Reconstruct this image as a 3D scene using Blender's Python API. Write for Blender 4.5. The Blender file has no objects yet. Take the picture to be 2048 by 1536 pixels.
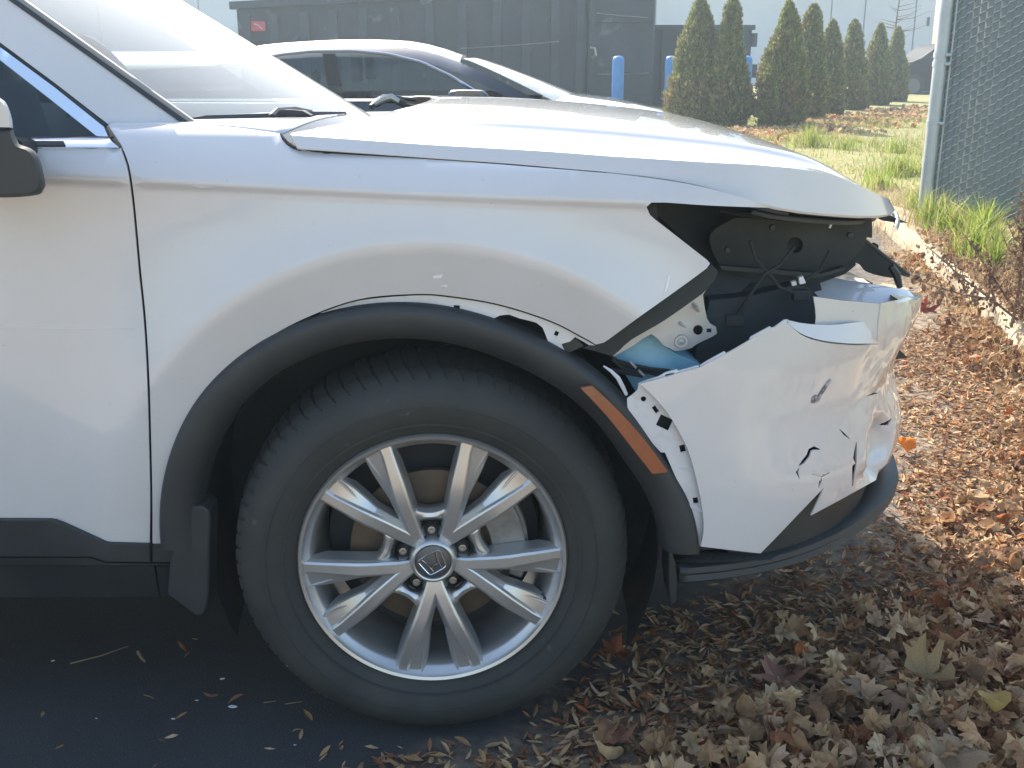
import bpy, bmesh, math, random
import numpy as np
from mathutils import Vector, Matrix, noise
from mathutils.geometry import delaunay_2d_cdt
R = math.radians
rng = random.Random(7)
sc = bpy.context.scene
COL = sc.collection

# ------------------------------------------------------------------ camera, sky, sun, exposure
FPX, PITCH = 2180.0, R(16.8)
CAM = np.array([0.1435, -1.80, 1.245])
cam = bpy.data.cameras.new('camera'); camo = bpy.data.objects.new('camera', cam); COL.objects.link(camo)
camo.location = CAM; camo.rotation_euler = (R(90) - PITCH, 0, 0)
cam.sensor_width = 36; cam.lens = FPX / 2048 * 36; cam.clip_end = 800; cam.clip_start = 0.05
sc.camera = camo
SUN_EL, SUN_AZ = R(38), R(-27)                       # azimuth from +Y, clockwise towards +X
world = bpy.data.worlds.new('World'); sc.world = world; world.use_nodes = True
wn = world.node_tree
sky = wn.nodes.new('ShaderNodeTexSky'); sky.sky_type = 'NISHITA'; sky.sun_disc = False
sky.sun_elevation = SUN_EL; sky.sun_rotation = SUN_AZ; sky.air_density = 1.3; sky.dust_density = 2.5; sky.ozone_density = 1.0
bg = wn.nodes['Background']; bg.inputs['Strength'].default_value = 0.13
wn.links.new(sky.outputs[0], bg.inputs['Color'])
sl = bpy.data.lights.new('sun', 'SUN'); sl.energy = 4.2; sl.angle = R(0.53); sl.color = (1.0, 0.93, 0.82)
so = bpy.data.objects.new('sun', sl); COL.objects.link(so)
sdir = Vector((math.sin(SUN_AZ) * math.cos(SUN_EL), math.cos(SUN_AZ) * math.cos(SUN_EL), math.sin(SUN_EL)))
so.rotation_euler = sdir.to_track_quat('Z', 'Y').to_euler(); so.location = sdir * 30
vs = sc.view_settings; vs.view_transform = 'Standard'; vs.look = 'None'; vs.gamma = 1; vs.exposure = 1.48; vs.use_curve_mapping = False
sc.cycles.use_denoising = True
sc.cycles.max_bounces = 8; sc.cycles.transparent_max_bounces = 12

# ------------------------------------------------------------------ view helpers: pixel of the photograph -> point at a given depth
cp, sp = math.cos(PITCH), math.sin(PITCH)
def ray(px, py):
    a = (px - 1024) / FPX; b = (768 - py) / FPX
    return np.array([a, b * sp + cp, b * cp - sp])
def at(px, py, Y):
    d = ray(px, py); return CAM + d * ((Y - CAM[1]) / d[1])
def atz(px, py, Z=0.0):
    d = ray(px, py); return CAM + d * ((Z - CAM[2]) / d[2])
def atS(px, py, S):
    Y = 0.0; d = ray(px, py)
    for _ in range(60):
        t = (Y - CAM[1]) / d[1]; Y = 0.5 * Y + 0.5 * S(CAM[0] + d[0] * t, CAM[2] + d[2] * t)
    t = (Y - CAM[1]) / d[1]
    return CAM + d * t
def sst(a, b, x):
    t = min(1.0, max(0.0, (x - a) / (b - a))); return t * t * (3 - 2 * t)
def lerp_tab(tab, x):
    if x <= tab[0][0]: return tab[0][1]
    for (x0, y0), (x1, y1) in zip(tab, tab[1:]):
        if x <= x1:
            return y0 + (y1 - y0) * (x - x0) / (x1 - x0)
    return tab[-1][1]
def smooth_tab(tab):
    xs = np.array([t[0] for t in tab]); ys = np.array([t[1] for t in tab])
    g = np.gradient(ys, xs)
    def f(x):
        x = min(max(x, xs[0]), xs[-1]); i = min(len(xs) - 2, max(0, int(np.searchsorted(xs, x) - 1)))
        h = xs[i + 1] - xs[i]; t = (x - xs[i]) / h
        return ((2*t**3 - 3*t*t + 1) * ys[i] + (t**3 - 2*t*t + t) * h * g[i] + (-2*t**3 + 3*t*t) * ys[i+1] + (t**3 - t*t) * h * g[i+1])
    return f

# ------------------------------------------------------------------ materials
MATS = {}
def nd(nt, t, **kw):
    n = nt.nodes.new(t)
    for k, v in kw.items(): setattr(n, k, v)
    return n
def mat(name, base, rough=0.5, metal=0.0, coat=0.0, coat_rough=0.03, vary=None, bump=None, spec=0.5, rvary=0.0, detail=6.0, attr=False, trans=0.0, vary2=None):
    m = bpy.data.materials.new(name); m.use_nodes = True; nt = m.node_tree; b = nt.nodes['Principled BSDF']
    b.inputs['Roughness'].default_value = rough; b.inputs['Metallic'].default_value = metal
    b.inputs['Coat Weight'].default_value = coat; b.inputs['Coat Roughness'].default_value = coat_rough
    b.inputs['Specular IOR Level'].default_value = spec
    b.inputs['Base Color'].default_value = (*base, 1)
    tc = nd(nt, 'ShaderNodeTexCoord')
    col = None
    if vary:                                             # (scale, other colour, low, high)
        n = nd(nt, 'ShaderNodeTexNoise'); n.inputs['Scale'].default_value = vary[0]; n.inputs['Detail'].default_value = detail; n.inputs['Roughness'].default_value = .6
        nt.links.new(tc.outputs['Object'], n.inputs['Vector'])
        rp = nd(nt, 'ShaderNodeMapRange'); rp.inputs[1].default_value = vary[2]; rp.inputs[2].default_value = vary[3]
        nt.links.new(n.outputs['Fac'], rp.inputs[0])
        mx = nd(nt, 'ShaderNodeMix', data_type='RGBA'); mx.inputs[6].default_value = (*base, 1); mx.inputs[7].default_value = (*vary[1], 1)
        nt.links.new(rp.outputs[0], mx.inputs[0]); col = mx.outputs[2]
        if rvary:
            r2 = nd(nt, 'ShaderNodeMapRange'); r2.inputs[3].default_value = rough; r2.inputs[4].default_value = rough + rvary
            nt.links.new(rp.outputs[0], r2.inputs[0]); nt.links.new(r2.outputs[0], b.inputs['Roughness'])
    if vary2:
        n = nd(nt, 'ShaderNodeTexNoise'); n.inputs['Scale'].default_value = vary2[0]; n.inputs['Detail'].default_value = 8
        nt.links.new(tc.outputs['Object'], n.inputs['Vector'])
        rp = nd(nt, 'ShaderNodeMapRange'); rp.inputs[1].default_value = vary2[2]; rp.inputs[2].default_value = vary2[3]
        nt.links.new(n.outputs['Fac'], rp.inputs[0])
        mx = nd(nt, 'ShaderNodeMix', data_type='RGBA'); mx.inputs[7].default_value = (*vary2[1], 1)
        if col: nt.links.new(col, mx.inputs[6])
        else: mx.inputs[6].default_value = (*base, 1)
        nt.links.new(rp.outputs[0], mx.inputs[0]); col = mx.outputs[2]
    if attr:                                             # per-piece colour attribute
        a = nd(nt, 'ShaderNodeAttribute'); a.attribute_name = 'tint'
        if col:
            mx = nd(nt, 'ShaderNodeMix', data_type='RGBA', blend_type='MULTIPLY'); mx.inputs[0].default_value = 1
            nt.links.new(col, mx.inputs[6]); nt.links.new(a.outputs['Color'], mx.inputs[7]); col = mx.outputs[2]
        else: col = a.outputs['Color']
    if col: nt.links.new(col, b.inputs['Base Color'])
    if bump:                                             # (scale, distance, strength)
        n = nd(nt, 'ShaderNodeTexNoise'); n.inputs['Scale'].default_value = bump[0]; n.inputs['Detail'].default_value = 5
        nt.links.new(tc.outputs['Object'], n.inputs['Vector'])
        bp = nd(nt, 'ShaderNodeBump'); bp.inputs['Distance'].default_value = bump[1]; bp.inputs['Strength'].default_value = bump[2]
        nt.links.new(n.outputs['Fac'], bp.inputs['Height']); nt.links.new(bp.outputs[0], b.inputs['Normal'])
    if trans:                                            # thin leaf: light passes through
        out = nt.nodes['Material Output']; tr = nd(nt, 'ShaderNodeBsdfTranslucent'); ms = nd(nt, 'ShaderNodeMixShader'); ms.inputs[0].default_value = trans
        if col: nt.links.new(col, tr.inputs['Color'])
        else: tr.inputs['Color'].default_value = (*base, 1)
        nt.links.new(b.outputs[0], ms.inputs[1]); nt.links.new(tr.outputs[0], ms.inputs[2]); nt.links.new(ms.outputs[0], out.inputs['Surface'])
    MATS[name] = m
    return m
def glass(name, tint, dust, dustcol=(.6, .6, .6), ior=1.5):
    m = bpy.data.materials.new(name); m.use_nodes = True; nt = m.node_tree
    out = nt.nodes['Material Output']; nt.nodes.remove(nt.nodes['Principled BSDF'])
    tr = nd(nt, 'ShaderNodeBsdfTransparent'); tr.inputs[0].default_value = (*tint, 1)
    gl = nd(nt, 'ShaderNodeBsdfGlossy'); gl.inputs['Roughness'].default_value = 0.02
    fr = nd(nt, 'ShaderNodeFresnel'); fr.inputs['IOR'].default_value = ior
    m1 = nd(nt, 'ShaderNodeMixShader'); nt.links.new(fr.outputs[0], m1.inputs[0]); nt.links.new(tr.outputs[0], m1.inputs[1]); nt.links.new(gl.outputs[0], m1.inputs[2])
    df = nd(nt, 'ShaderNodeBsdfDiffuse'); df.inputs[0].default_value = (*dustcol, 1)
    tc = nd(nt, 'ShaderNodeTexCoord'); n = nd(nt, 'ShaderNodeTexNoise'); n.inputs['Scale'].default_value = 3; n.inputs['Detail'].default_value = 8
    nt.links.new(tc.outputs['Object'], n.inputs['Vector'])
    mr = nd(nt, 'ShaderNodeMapRange'); mr.inputs[1].default_value = .3; mr.inputs[2].default_value = .7; mr.inputs[3].default_value = dust * .75; mr.inputs[4].default_value = dust * 1.25
    nt.links.new(n.outputs['Fac'], mr.inputs[0])
    m2 = nd(nt, 'ShaderNodeMixShader'); nt.links.new(mr.outputs[0], m2.inputs[0]); nt.links.new(m1.outputs[0], m2.inputs[1]); nt.links.new(df.outputs[0], m2.inputs[2])
    nt.links.new(m2.outputs[0], out.inputs['Surface']); MATS[name] = m
    return m

PAINT = mat('pearl_white_paint', (.615, .605, .61), .32, coat=1.0, vary=(2.5, (.572, .552, .54), .42, .75), detail=9, vary2=(110, (.46, .44, .41), .70, .80))
PAINT_IN = mat('white_primer_edge', (.66, .67, .69), .4, coat=.4, vary=(30, (.5, .5, .5), .55, .8))
BLACKPL = mat('weathered_black_plastic', (.024, .028, .031), .5, vary=(6, (.046, .049, .049), .45, .8), bump=(900, .0004, .35), rvary=.2)
LINER = mat('wheel_liner_felt', (.026, .030, .032), .9, vary=(8, (.05, .051, .048), .4, .8), bump=(300, .001, .6))
CAVITY = mat('engine_bay_black_plastic', (.028, .035, .038), .6, spec=.3, vary=(9, (.055, .062, .062), .45, .75), rvary=.2)
DARK = mat('dark_underbody_and_gap_shade', (.03, .033, .035), .8)  # underbody black; also stands in for shade in gaps and cracks
TYRE = mat('dusty_tyre_rubber', (.027, .030, .029), .75, vary=(7, (.047, .048, .044), .42, .75), bump=(220, .0006, .5), vary2=(40, (.13, .12, .10), .68, .85))
TREAD = mat('shaded_tread_rubber', (.022, .023, .023), .85, vary=(60, (.05, .047, .042), .5, .75))  # cleaner rubber than the sidewall, colour also lowered for shade under the arch
ALLOY = mat('silver_alloy', (.56, .565, .57), .30, metal=.70, coat=.2, coat_rough=.15, vary=(5, (.47, .46, .44), .4, .8))
ALLOYD = mat('grey_cap', (.13, .135, .14), .4, metal=.6)
STEEL = mat('worn_steel', (.45, .45, .44), .35, metal=.9)
CHROME = mat('satin_chrome', (.82, .83, .86), .16, metal=1.0)
RUST = mat('rusty_brake_disc', (.12, .082, .05), .6, metal=.3, vary=(18, (.075, .06, .05), .4, .7))
CALI = mat('caliper_casting', (.26, .26, .25), .5, metal=.4, vary=(30, (.15, .14, .13), .4, .7))
AMBER = mat('amber_marker_lens', (.30, .085, .03), .3, coat=.5, vary=(40, (.25, .07, .03), .4, .7), vary2=(9, (.22, .12, .07), .5, .75))
SCUFF = mat('dark_scuff', (.16, .13, .15), .6, vary=(120, (.42, .40, .41), .42, .6))
SCRATCH_GLINT = mat('pale_scratch_and_glint', (.82, .82, .83), .5)
BLUE_TANK = mat('blue_washer_tank', (.38, .66, .80), .4, vary=(14, (.22, .50, .66), .4, .7))
BRACKET = mat('galvanised_bracket', (.52, .53, .54), .4, metal=.3, vary=(10, (.40, .39, .37), .42, .7))
BLACKGLOSS = mat('gloss_black_paint', (.012, .014, .018), .25, coat=1.0)
FABRIC = mat('grey_seat_fabric', (.26, .27, .27), .9)
DASH = mat('dashboard_vinyl', (.12, .12, .125), .7)
SCREEN = glass('windscreen_glass', (.82, .90, .88), .18, (.74, .78, .78))
SIDEGL = glass('side_window_glass', (.26, .32, .36), .05, (.4, .45, .5))

# ------------------------------------------------------------------ object helpers
def link(name, me, m=None, parent=None, label=None, cat=None, group=None, kind=None):
    o = bpy.data.objects.new(name, me); COL.objects.link(o)
    if m is not None and me is not None: me.materials.append(m)
    if parent is not None: o.parent = parent
    if label: o['label'] = label
    if cat: o['category'] = cat
    if group: o['group'] = group
    if kind: o['kind'] = kind
    return o
def mesh(name, v, f, smooth=True, angle=40):
    me = bpy.data.meshes.new(name)
    me.from_pydata([tuple(map(float, p)) for p in v], [], [tuple(map(int, q)) for q in f]); me.validate(); me.update()
    bm = bmesh.new(); bm.from_mesh(me); bmesh.ops.recalc_face_normals(bm, faces=bm.faces); bm.to_mesh(me); bm.free()
    if smooth:
        me.shade_smooth()
        if angle < 180: me.set_sharp_from_angle(angle=R(angle))
    return me
def empty(name, loc=(0, 0, 0), **kw):
    o = link(name, None, None, **kw); o.location = loc; o.empty_display_size = .1; return o
class MB:
    def __init__(s): s.v = []; s.f = []
    def add(s, v, f):
        n = len(s.v); s.v += [tuple(p) for p in v]; s.f += [tuple(i + n for i in q) for q in f]; return s
    def box(s, x0, x1, y0, y1, z0, z1):
        return s.add([(x, y, z) for x in (x0, x1) for y in (y0, y1) for z in (z0, z1)],
                     [(0, 1, 3, 2), (4, 6, 7, 5), (0, 4, 5, 1), (2, 3, 7, 6), (0, 2, 6, 4), (1, 5, 7, 3)])
    def tube(s, path, rad, seg=8, cap=True):
        path = [Vector(p) for p in path]; n = len(path)
        rad = rad if hasattr(rad, '__len__') else [rad] * n
        v = []; up = Vector((0.12, 0.31, 0.94))
        for i, p in enumerate(path):
            t = (path[min(i + 1, n - 1)] - path[max(i - 1, 0)]).normalized()
            a = t.cross(up)
            if a.length < 1e-3: a = t.cross(Vector((1, 0, 0)))
            a.normalize(); b = a.cross(t).normalized(); up = b if abs(b.dot(t)) < .9 else up
            for k in range(seg):
                q = 2 * math.pi * k / seg; v.append(p + (a * math.cos(q) + b * math.sin(q)) * rad[i])
        f = [(i * seg + k, i * seg + (k + 1) % seg, (i + 1) * seg + (k + 1) % seg, (i + 1) * seg + k) for i in range(n - 1) for k in range(seg)]
        if cap: f += [tuple(range(seg - 1, -1, -1)), tuple((n - 1) * seg + k for k in range(seg))]
        return s.add(v, f)
    def lathe(s, prof, seg=96, a0=0, a1=360, c=(0, 0, 0)):           # prof of (radius, y); axis along Y; angle 0 = +X, 90 = +Z
        full = abs(a1 - a0 - 360) < 1e-6; n = seg if full else seg + 1; m = len(prof)
        v = [(c[0] + r * math.cos(R(a0 + (a1 - a0) * i / seg)), c[1] + y, c[2] + r * math.sin(R(a0 + (a1 - a0) * i / seg))) for i in range(n) for r, y in prof]
        f = [(i * m + j, i * m + j + 1, ((i + 1) % n) * m + j + 1, ((i + 1) % n) * m + j) for i in range(seg) for j in range(m - 1)]
        return s.add(v, f)
    def prism(s, poly, vec):                                          # poly of 3-D points, extruded by vec
        n = len(poly); poly = [Vector(p) for p in poly]; vec = Vector(vec)
        return s.add([*poly, *[p + vec for p in poly]], [tuple(range(n)), tuple(range(2 * n - 1, n - 1, -1))] + [(i, i + n, (i + 1) % n + n, (i + 1) % n) for i in range(n)])
    def grid(s, P):                                                   # rows of points
        r, c = len(P), len(P[0])
        return s.add([p for row in P for p in row], [(i * c + j, i * c + j + 1, (i + 1) * c + j + 1, (i + 1) * c + j) for i in range(r - 1) for j in range(c - 1)])
    def build(s, name, m, parent=None, smooth=True, angle=40, bevel=0, **kw):
        o = link(name, mesh(name, s.v, s.f, smooth, angle), m, parent, **kw)
        if bevel:
            b = o.modifiers.new('bevel', 'BEVEL'); b.width = bevel; b.segments = 2; b.limit_method = 'ANGLE'; b.angle_limit = R(35)
        return o
def solidify(o, t, off=-1):
    m = o.modifiers.new('solid', 'SOLIDIFY'); m.thickness = t; m.offset = off; return o

# ------------------------------------------------------------------ sheet-metal panels: outline on a surface, triangulated, with thickness
def spline(pts, closed=True, step=14):
    n = len(pts); P = [np.array(p[:2], float) for p in pts]; C = [len(p) > 2 for p in pts]
    out = []
    for i in range(n if closed else n - 1):
        a, b = P[i], P[(i + 1) % n]
        p0 = P[i - 1] if (closed or i > 0) else a; p3 = P[(i + 2) % n] if (closed or i + 2 < n) else b
        if C[i]: p0 = a
        if C[(i + 1) % n]: p3 = b
        k = max(1, int(np.linalg.norm(b - a) / step))
        straight = C[i] and C[(i + 1) % n]
        for j in range(k):
            t = j / k
            if straight: out.append(a + (b - a) * t); continue
            m0 = (b - p0) * .5; m1 = (p3 - a) * .5
            out.append((2*t**3 - 3*t*t + 1) * a + (t**3 - 2*t*t + t) * m0 + (-2*t**3 + 3*t*t) * b + (t**3 - t*t) * m1)
    if not closed: out.append(P[-1])
    return out
def inside(poly, q):
    x, y = q[:, 0], q[:, 1]; r = np.zeros(len(q), bool); n = len(poly)
    for i in range(n):
        x0, y0 = poly[i]; x1, y1 = poly[(i + 1) % n]
        if y0 == y1: continue
        c = ((y0 > y) != (y1 > y)) & (x < (x1 - x0) * (y - y0) / (y1 - y0) + x0); r ^= c
    return r
def dist_to(poly, q):
    d = np.full(len(q), 1e9); n = len(poly)
    for i in range(n):
        a = np.array(poly[i]); b = np.array(poly[(i + 1) % n]); ab = b - a; L = max(ab @ ab, 1e-12)
        t = np.clip(((q - a) @ ab) / L, 0, 1); d = np.minimum(d, np.linalg.norm(q - a - t[:, None] * ab, axis=1))
    return d
def sheet(name, loops, pos, m, parent=None, thick=.003, step=.02, tvec=(0, 1, 0), angle=50, extra=None, **kw):
    """loops: outer outline and holes as (a, b) parameter points; pos(a, b) -> xyz"""
    loops = [[tuple(map(float, p)) for p in l] for l in loops]
    V = []; E = []
    for l in loops:
        n0 = len(V); V += l; E += [(n0 + i, n0 + (i + 1) % len(l)) for i in range(len(l))]
    o = np.array(loops[0]); lo, hi = o.min(0), o.max(0)
    gx, gy = np.meshgrid(np.arange(lo[0], hi[0], step), np.arange(lo[1], hi[1], step)); gx = gx + (np.arange(gx.shape[0]) % 2)[:, None] * step * .5
    q = np.stack([gx.ravel(), gy.ravel()], 1)
    if extra is not None:                                # lines of points that follow a crease
        ex = np.array(extra); q = q[[bool(((ex - p) ** 2).sum(1).min() > (step * .85) ** 2) for p in q]]; q = np.concatenate([q, ex])
    k = inside(loops[0], q)
    for h in loops[1:]: k &= ~inside(h, q)
    q = q[k]
    for l in loops:
        if len(q): q = q[dist_to(l, q) > min(step * .35, .004)]
    V += [tuple(p) for p in q]
    vv, _, ff, *_ = delaunay_2d_cdt([Vector(p) for p in V], E, [], 0, 1e-6)
    va = np.array([tuple(p) for p in vv]); c = np.array([va[list(f)].mean(0) for f in ff]); k = inside(loops[0], c)
    for h in loops[1:]: k &= ~inside(h, c)
    ff = [list(f) for f, z in zip(ff, k) if z]
    P = [Vector(pos(*p)) for p in va]; n = len(P)
    cnt = {}
    for f in ff:
        for i in range(3):
            e = (f[i], f[(i + 1) % 3]); cnt[tuple(sorted(e))] = cnt.get(tuple(sorted(e)), []) + [e]
    tv = [Vector(tvec(*p)) if callable(tvec) else Vector(tvec) for p in va]
    W = P + [p + t * thick for p, t in zip(P, tv)]
    F = ff + [[j + n for j in reversed(f)] for f in ff]
    for k_, es in cnt.items():
        if len(es) == 1:
            a, b = es[0]; F.append([b, a, a + n, b + n])
    return link(name, mesh(name, W, F, True, angle), m, parent, **kw)
def side_panel(name, outline, S, m, parent=None, holes=(), thick=.003, step=.022, tvec=(0, 1, 0), extra=None, **kw):
    def cv(l): return [(lambda p: (p[0], p[2]))(atS(x, y, S)) for x, y in l]
    loops = [cv(spline(outline))] + [cv(h) for h in holes]
    return sheet(name, loops, lambda X, Z: (X, S(X, Z), Z), m, parent, thick, step, tvec, extra=extra, **kw)
def rect_px(cx, cy, w, h, ang=0):
    c, s = math.cos(R(ang)), math.sin(R(ang))
    return [(cx + x * c - y * s, cy + x * s + y * c) for x, y in ((-w/2, -h/2), (w/2, -h/2), (w/2, h/2), (-w/2, h/2))]
def circ_px(cx, cy, r, n=14, sy=1.0):
    return [(cx + r * math.cos(2 * math.pi * i / n), cy + sy * r * math.sin(2 * math.pi * i / n)) for i in range(n)]
def dup(o, parent=None, **kw):
    c = o.copy(); COL.objects.link(c)
    if parent is not None: c.parent = parent
    for k, v in kw.items(): setattr(c, k, v)
    return c
# ================================================================== the white damaged SUV (wheel centre at X=0, near side about Y=0, nose towards +X)
YC = 0.91
WZ = 0.362
MOULD = mat('grey_moulding', (.30, .28, .26), .45)
suv = empty('damaged_suv', (0, 0, 0), label='white SUV with its front corner torn open, headlamp missing and bumper cracked', cat='suv')
def plan(X, L=.74, n=2.6):
    if X <= .3: return 0.0
    u = min((X - .3) / L, .9995); return YC * (1 - (1 - u ** n) ** (1 / n))
def crease_z(X): return 1.029 - .042 * X
def S_side(X, Z):
    y = plan(X) + .10 * (Z - .75) ** 2
    d = Z - crease_z(X)
    y += -.006 * math.exp(-(d / .05) ** 2)
    if d > 0: y += .26 * d + 5.0 * d * d
    else: y += .007 * sst(0, .016, -d)
    y += .10 * max(0, .62 - Z) ** 2 + .10 * max(0, X * -1 - .5) * 0
    r = math.hypot(X, Z - WZ)
    fk = sst(.62, .42, X)
    y -= .030 * min(1, max(0, (.80 - r) / .215)) ** 2 * fk
    y += .023 * min(1, max(0, (.585 - r) / .095)) * fk
    return y
seamR = [(247, 300), (258, 330), (265, 370), (272, 430), (282, 540), (292, 640), (299, 760), (303, 900), (305, 1000)]
fender_out = [(217, 252, 1), (300, 250), (380, 249), (470, 255), (560, 267, 1), (575, 286), (600, 299), (650, 306), (800, 315), (950, 325), (1100, 337), (1250, 350), (1380, 369), (1470, 391), (1548, 416, 1),
              (1420, 411), (1330, 405), (1303, 405), (1293, 414), (1300, 430), (1340, 462), (1414, 520), (1420, 527), (1414, 536), (1350, 583), (1270, 640), (1208, 685), (1192, 689, 1),
              (1160, 671), (1100, 641), (1000, 609), (900, 592), (830, 588), (720, 598), (620, 632), (530, 680), (450, 745), (395, 830), (360, 920), (340, 1000), (327, 1087, 1), (305, 1087, 1)] + [(x, y) for x, y in seamR[::-1]] + [(243, 290)]
cr_lines = [(x, crease_z(x) + o) for o in (.014, .006, 0, -.005, -.010, -.016, -.024) for x in np.arange(-.62, .62, .02)]
fl_lines = [(r * math.cos(q), WZ + r * math.sin(q)) for r in (.60, .590, .580, .568) for q in np.linspace(R(40), R(176), 60)]
fender = side_panel('fender', fender_out, S_side, PAINT, suv, thick=.004, step=.018, extra=cr_lines + fl_lines)
door_out = [(-900, 295, 1), (241, 297, 1)] + [(x - 5, y) for x, y in seamR[1:]] + [(299, 1088, 1), (212, 1086), (120, 1045), (100, 1039), (60, 1037), (-900, 1037, 1)]
side_panel('door', door_out, S_side, PAINT, suv, thick=.004, step=.025, extra=[(x, crease_z(x) + o) for o in (.014, .006, 0, -.005, -.010, -.016, -.024) for x in np.arange(-1.7, -.4, .03)])
core_out = [(-900, 302, 1), (240, 302, 1), (560, 285), (900, 330), (1280, 365), (1290, 560), (1195, 670), (1050, 640), (900, 600), (720, 606), (530, 695), (400, 840), (345, 1000), (330, 1085, 1), (-900, 1085, 1)]
side_panel('gap_shade_backing', core_out, lambda X, Z: S_side(X, Z) + .03, DARK, suv, thick=.01, step=.05)  # dark sheet added behind the panels to give the gaps their shade
# rolled arch flange with clip holes
flange_out = [(640, 626, 1), (720, 601), (830, 591), (900, 595), (1000, 612), (1100, 644), (1160, 674), (1190, 691, 1), (1178, 690), (1168, 684), (1150, 674, 1), (1140, 683, 1), (1123, 688, 1), (1127, 697), (1133, 706, 1),
              (1098, 689, 1), (1092, 672), (1085, 655), (1072, 645), (1040, 637), (1018, 629), (1000, 631), (978, 641), (940, 634), (880, 627), (800, 618), (720, 619)]
side_panel('arch_flange', flange_out, lambda X, Z: S_side(X, Z) + .010, PAINT_IN, suv, thick=.002, step=.014,
           holes=[rect_px(913.5, 614.5, 12, 8, 3), rect_px(1113, 667, 8, 9, 25)])
side_panel('flange_clip', [(1123, 690, 1), (1146, 673, 1), (1168, 692, 1), (1135, 707, 1)], lambda X, Z: S_side(X, Z) + .014, BLACKPL, suv, thick=.01)
# wheel-arch cladding and liner: turned about the wheel axis
rad_t = smooth_tab([(0, .482), (10, .477), (30, .455), (45, .457), (70, .461), (95, .481), (115, .496), (140, .507), (160, .499), (180, .486)])
cpr = [(.004, .03), (.002, -.004), (-.004, -.013), (-.014, -.017), (-.036, -.013), (-.052, -.003), (-.062, .012), (-.066, .05)]
MB().grid([[((rad_t(a) + dr) * math.cos(R(a)), y, WZ + (rad_t(a) + dr) * math.sin(R(a))) for dr, y in cpr] for a in np.linspace(3, 176, 120)]).build('arch_cladding', BLACKPL, suv)
MB().grid([[((k if k < .3 else rad_t(min(max(a, 0), 180)) - .068 + k - .414) * math.cos(R(a)), y, WZ + (k if k < .3 else rad_t(min(max(a, 0), 180)) - .068 + k - .414) * math.sin(R(a))) for k, y in ((.414, .045), (.425, .10), (.44, .2), (.44, .34), (.40, .36), (.10, .38))] for a in np.linspace(-30, 205, 90)]).build('wheel_arch_liner', LINER, suv)
side_panel('marker_lamp', [(1161, 776, 1), (1184, 772, 1), (1230, 815), (1285, 875), (1336, 944, 1), (1305, 948, 1), (1262, 893), (1212, 830)], lambda X, Z: -.033 + .10 * max(0, X - .30), AMBER, suv, thick=.008, step=.012)
# sill and cladding under the door
for nm, out, off, t in (('door_cladding', [(-900, 1040, 1), (100, 1041, 1), (122, 1048, 1), (212, 1089, 1), (299, 1091, 1), (299, 1124, 1), (212, 1123, 1), (182, 1113, 1), (-900, 1112, 1)], -.012, .03),
                        ('sill_strip', [(-900, 1115, 1), (180, 1116, 1), (210, 1126, 1), (300, 1127, 1), (342, 1128, 1), (342, 1131, 1), (-900, 1131, 1)], -.006, .02),
                        ('sill', [(-900, 1132, 1), (308, 1132, 1), (318, 1194, 1), (-900, 1197, 1)], .006, .05),
                        ('fender_cladding', [(305, 1091, 1), (350, 1090, 1), (346, 1124, 1), (305, 1124, 1)], -.008, .03),
                        ('sill_end', [(312, 1133, 1), (350, 1133, 1), (350, 1190, 1), (322, 1192, 1)], .004, .05)):
    side_panel(nm, out, (lambda o_: lambda X, Z: S_side(X, Z) + o_ + .25 * max(0, .36 - Z))(off), BLACKPL, suv, thick=t, step=.05)
mf = [at(x, y, .0) for x, y in spline([(366, 1016, 1), (390, 1012, 1), (418, 1022), (418, 1110), (416, 1205), (408, 1230), (392, 1233), (362, 1210), (334, 1190, 1), (342, 1110)])]
MB().prism(mf, (0, .06, 0)).build('mud_flap', BLACKPL, suv, bevel=.004)

# ------------------------------------------------------------------ front wheel
def lug_angle(k): return 92 + 72 * k
wheel = empty('wheel', (0, 0.006, WZ), parent=suv); wheel.rotation_euler = (0, 0, R(3.0))
NP = 76
def tyre_mesh():
    prof = [(.236, .012), (.246, .004), (.262, -.010), (.285, -.020), (.305, -.022), (.322, -.018), (.336, -.008), (.346, .003), (.354, .014), (.360, .028), (.364, .050), (.366, .075), (.366, .110), (.366, .150), (.362, .185), (.345, .20), (.30, .215), (.236, .205)]
    v = []; f = []; sub = 7; n = NP * sub; m = len(prof)
    for i in range(n):
        k, j = divmod(i, sub)
        for q, (r, y) in enumerate(prof):
            a = 360 * (i / n); g = 0.0
            if 7 <= q <= 13:
                if j == 0: g = .004 * (1 if q > 7 else .4)
                elif j == 4 and q == 8: g = .0012
                a += (q - 8) * .8
            rr = r - g - (.006 if q == 10 else 0)
            v.append((rr * math.cos(R(a)), y + (g * .3 if q < 9 else 0), rr * math.sin(R(a))))
    for i in range(n):
        for q in range(m - 1):
            f.append((i * m + q, i * m + q + 1, ((i + 1) % n) * m + q + 1, ((i + 1) % n) * m + q))
    me = mesh('tyre', v, f, True, 32); me.materials.append(TYRE); me.materials.append(TREAD)
    for pl in me.polygons:
        c = pl.center; rr = math.hypot(c[0], c[2])
        if c[1] > .022 and rr > .35: pl.material_index = 1
    return me
link('tyre', tyre_mesh(), None, wheel)
for rr, yy in ((.300, -.0225), (.268, -.0135)):                      # raised rings on the sidewall
    MB().lathe([(rr - .003, yy + .004), (rr - .0015, yy - .0012), (rr + .0015, yy - .0012), (rr + .003, yy + .004)], 120).build('sidewall_rib', TYRE, wheel)
MB().lathe([(.238, .020), (.2455, .008), (.2455, .000), (.2425, -.005), (.237, -.003), (.233, .006), (.226, .012), (.222, .017), (.216, .040), (.212, .10), (.208, .19), (.235, .20)], 144).build('rim', ALLOY, wheel)
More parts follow.
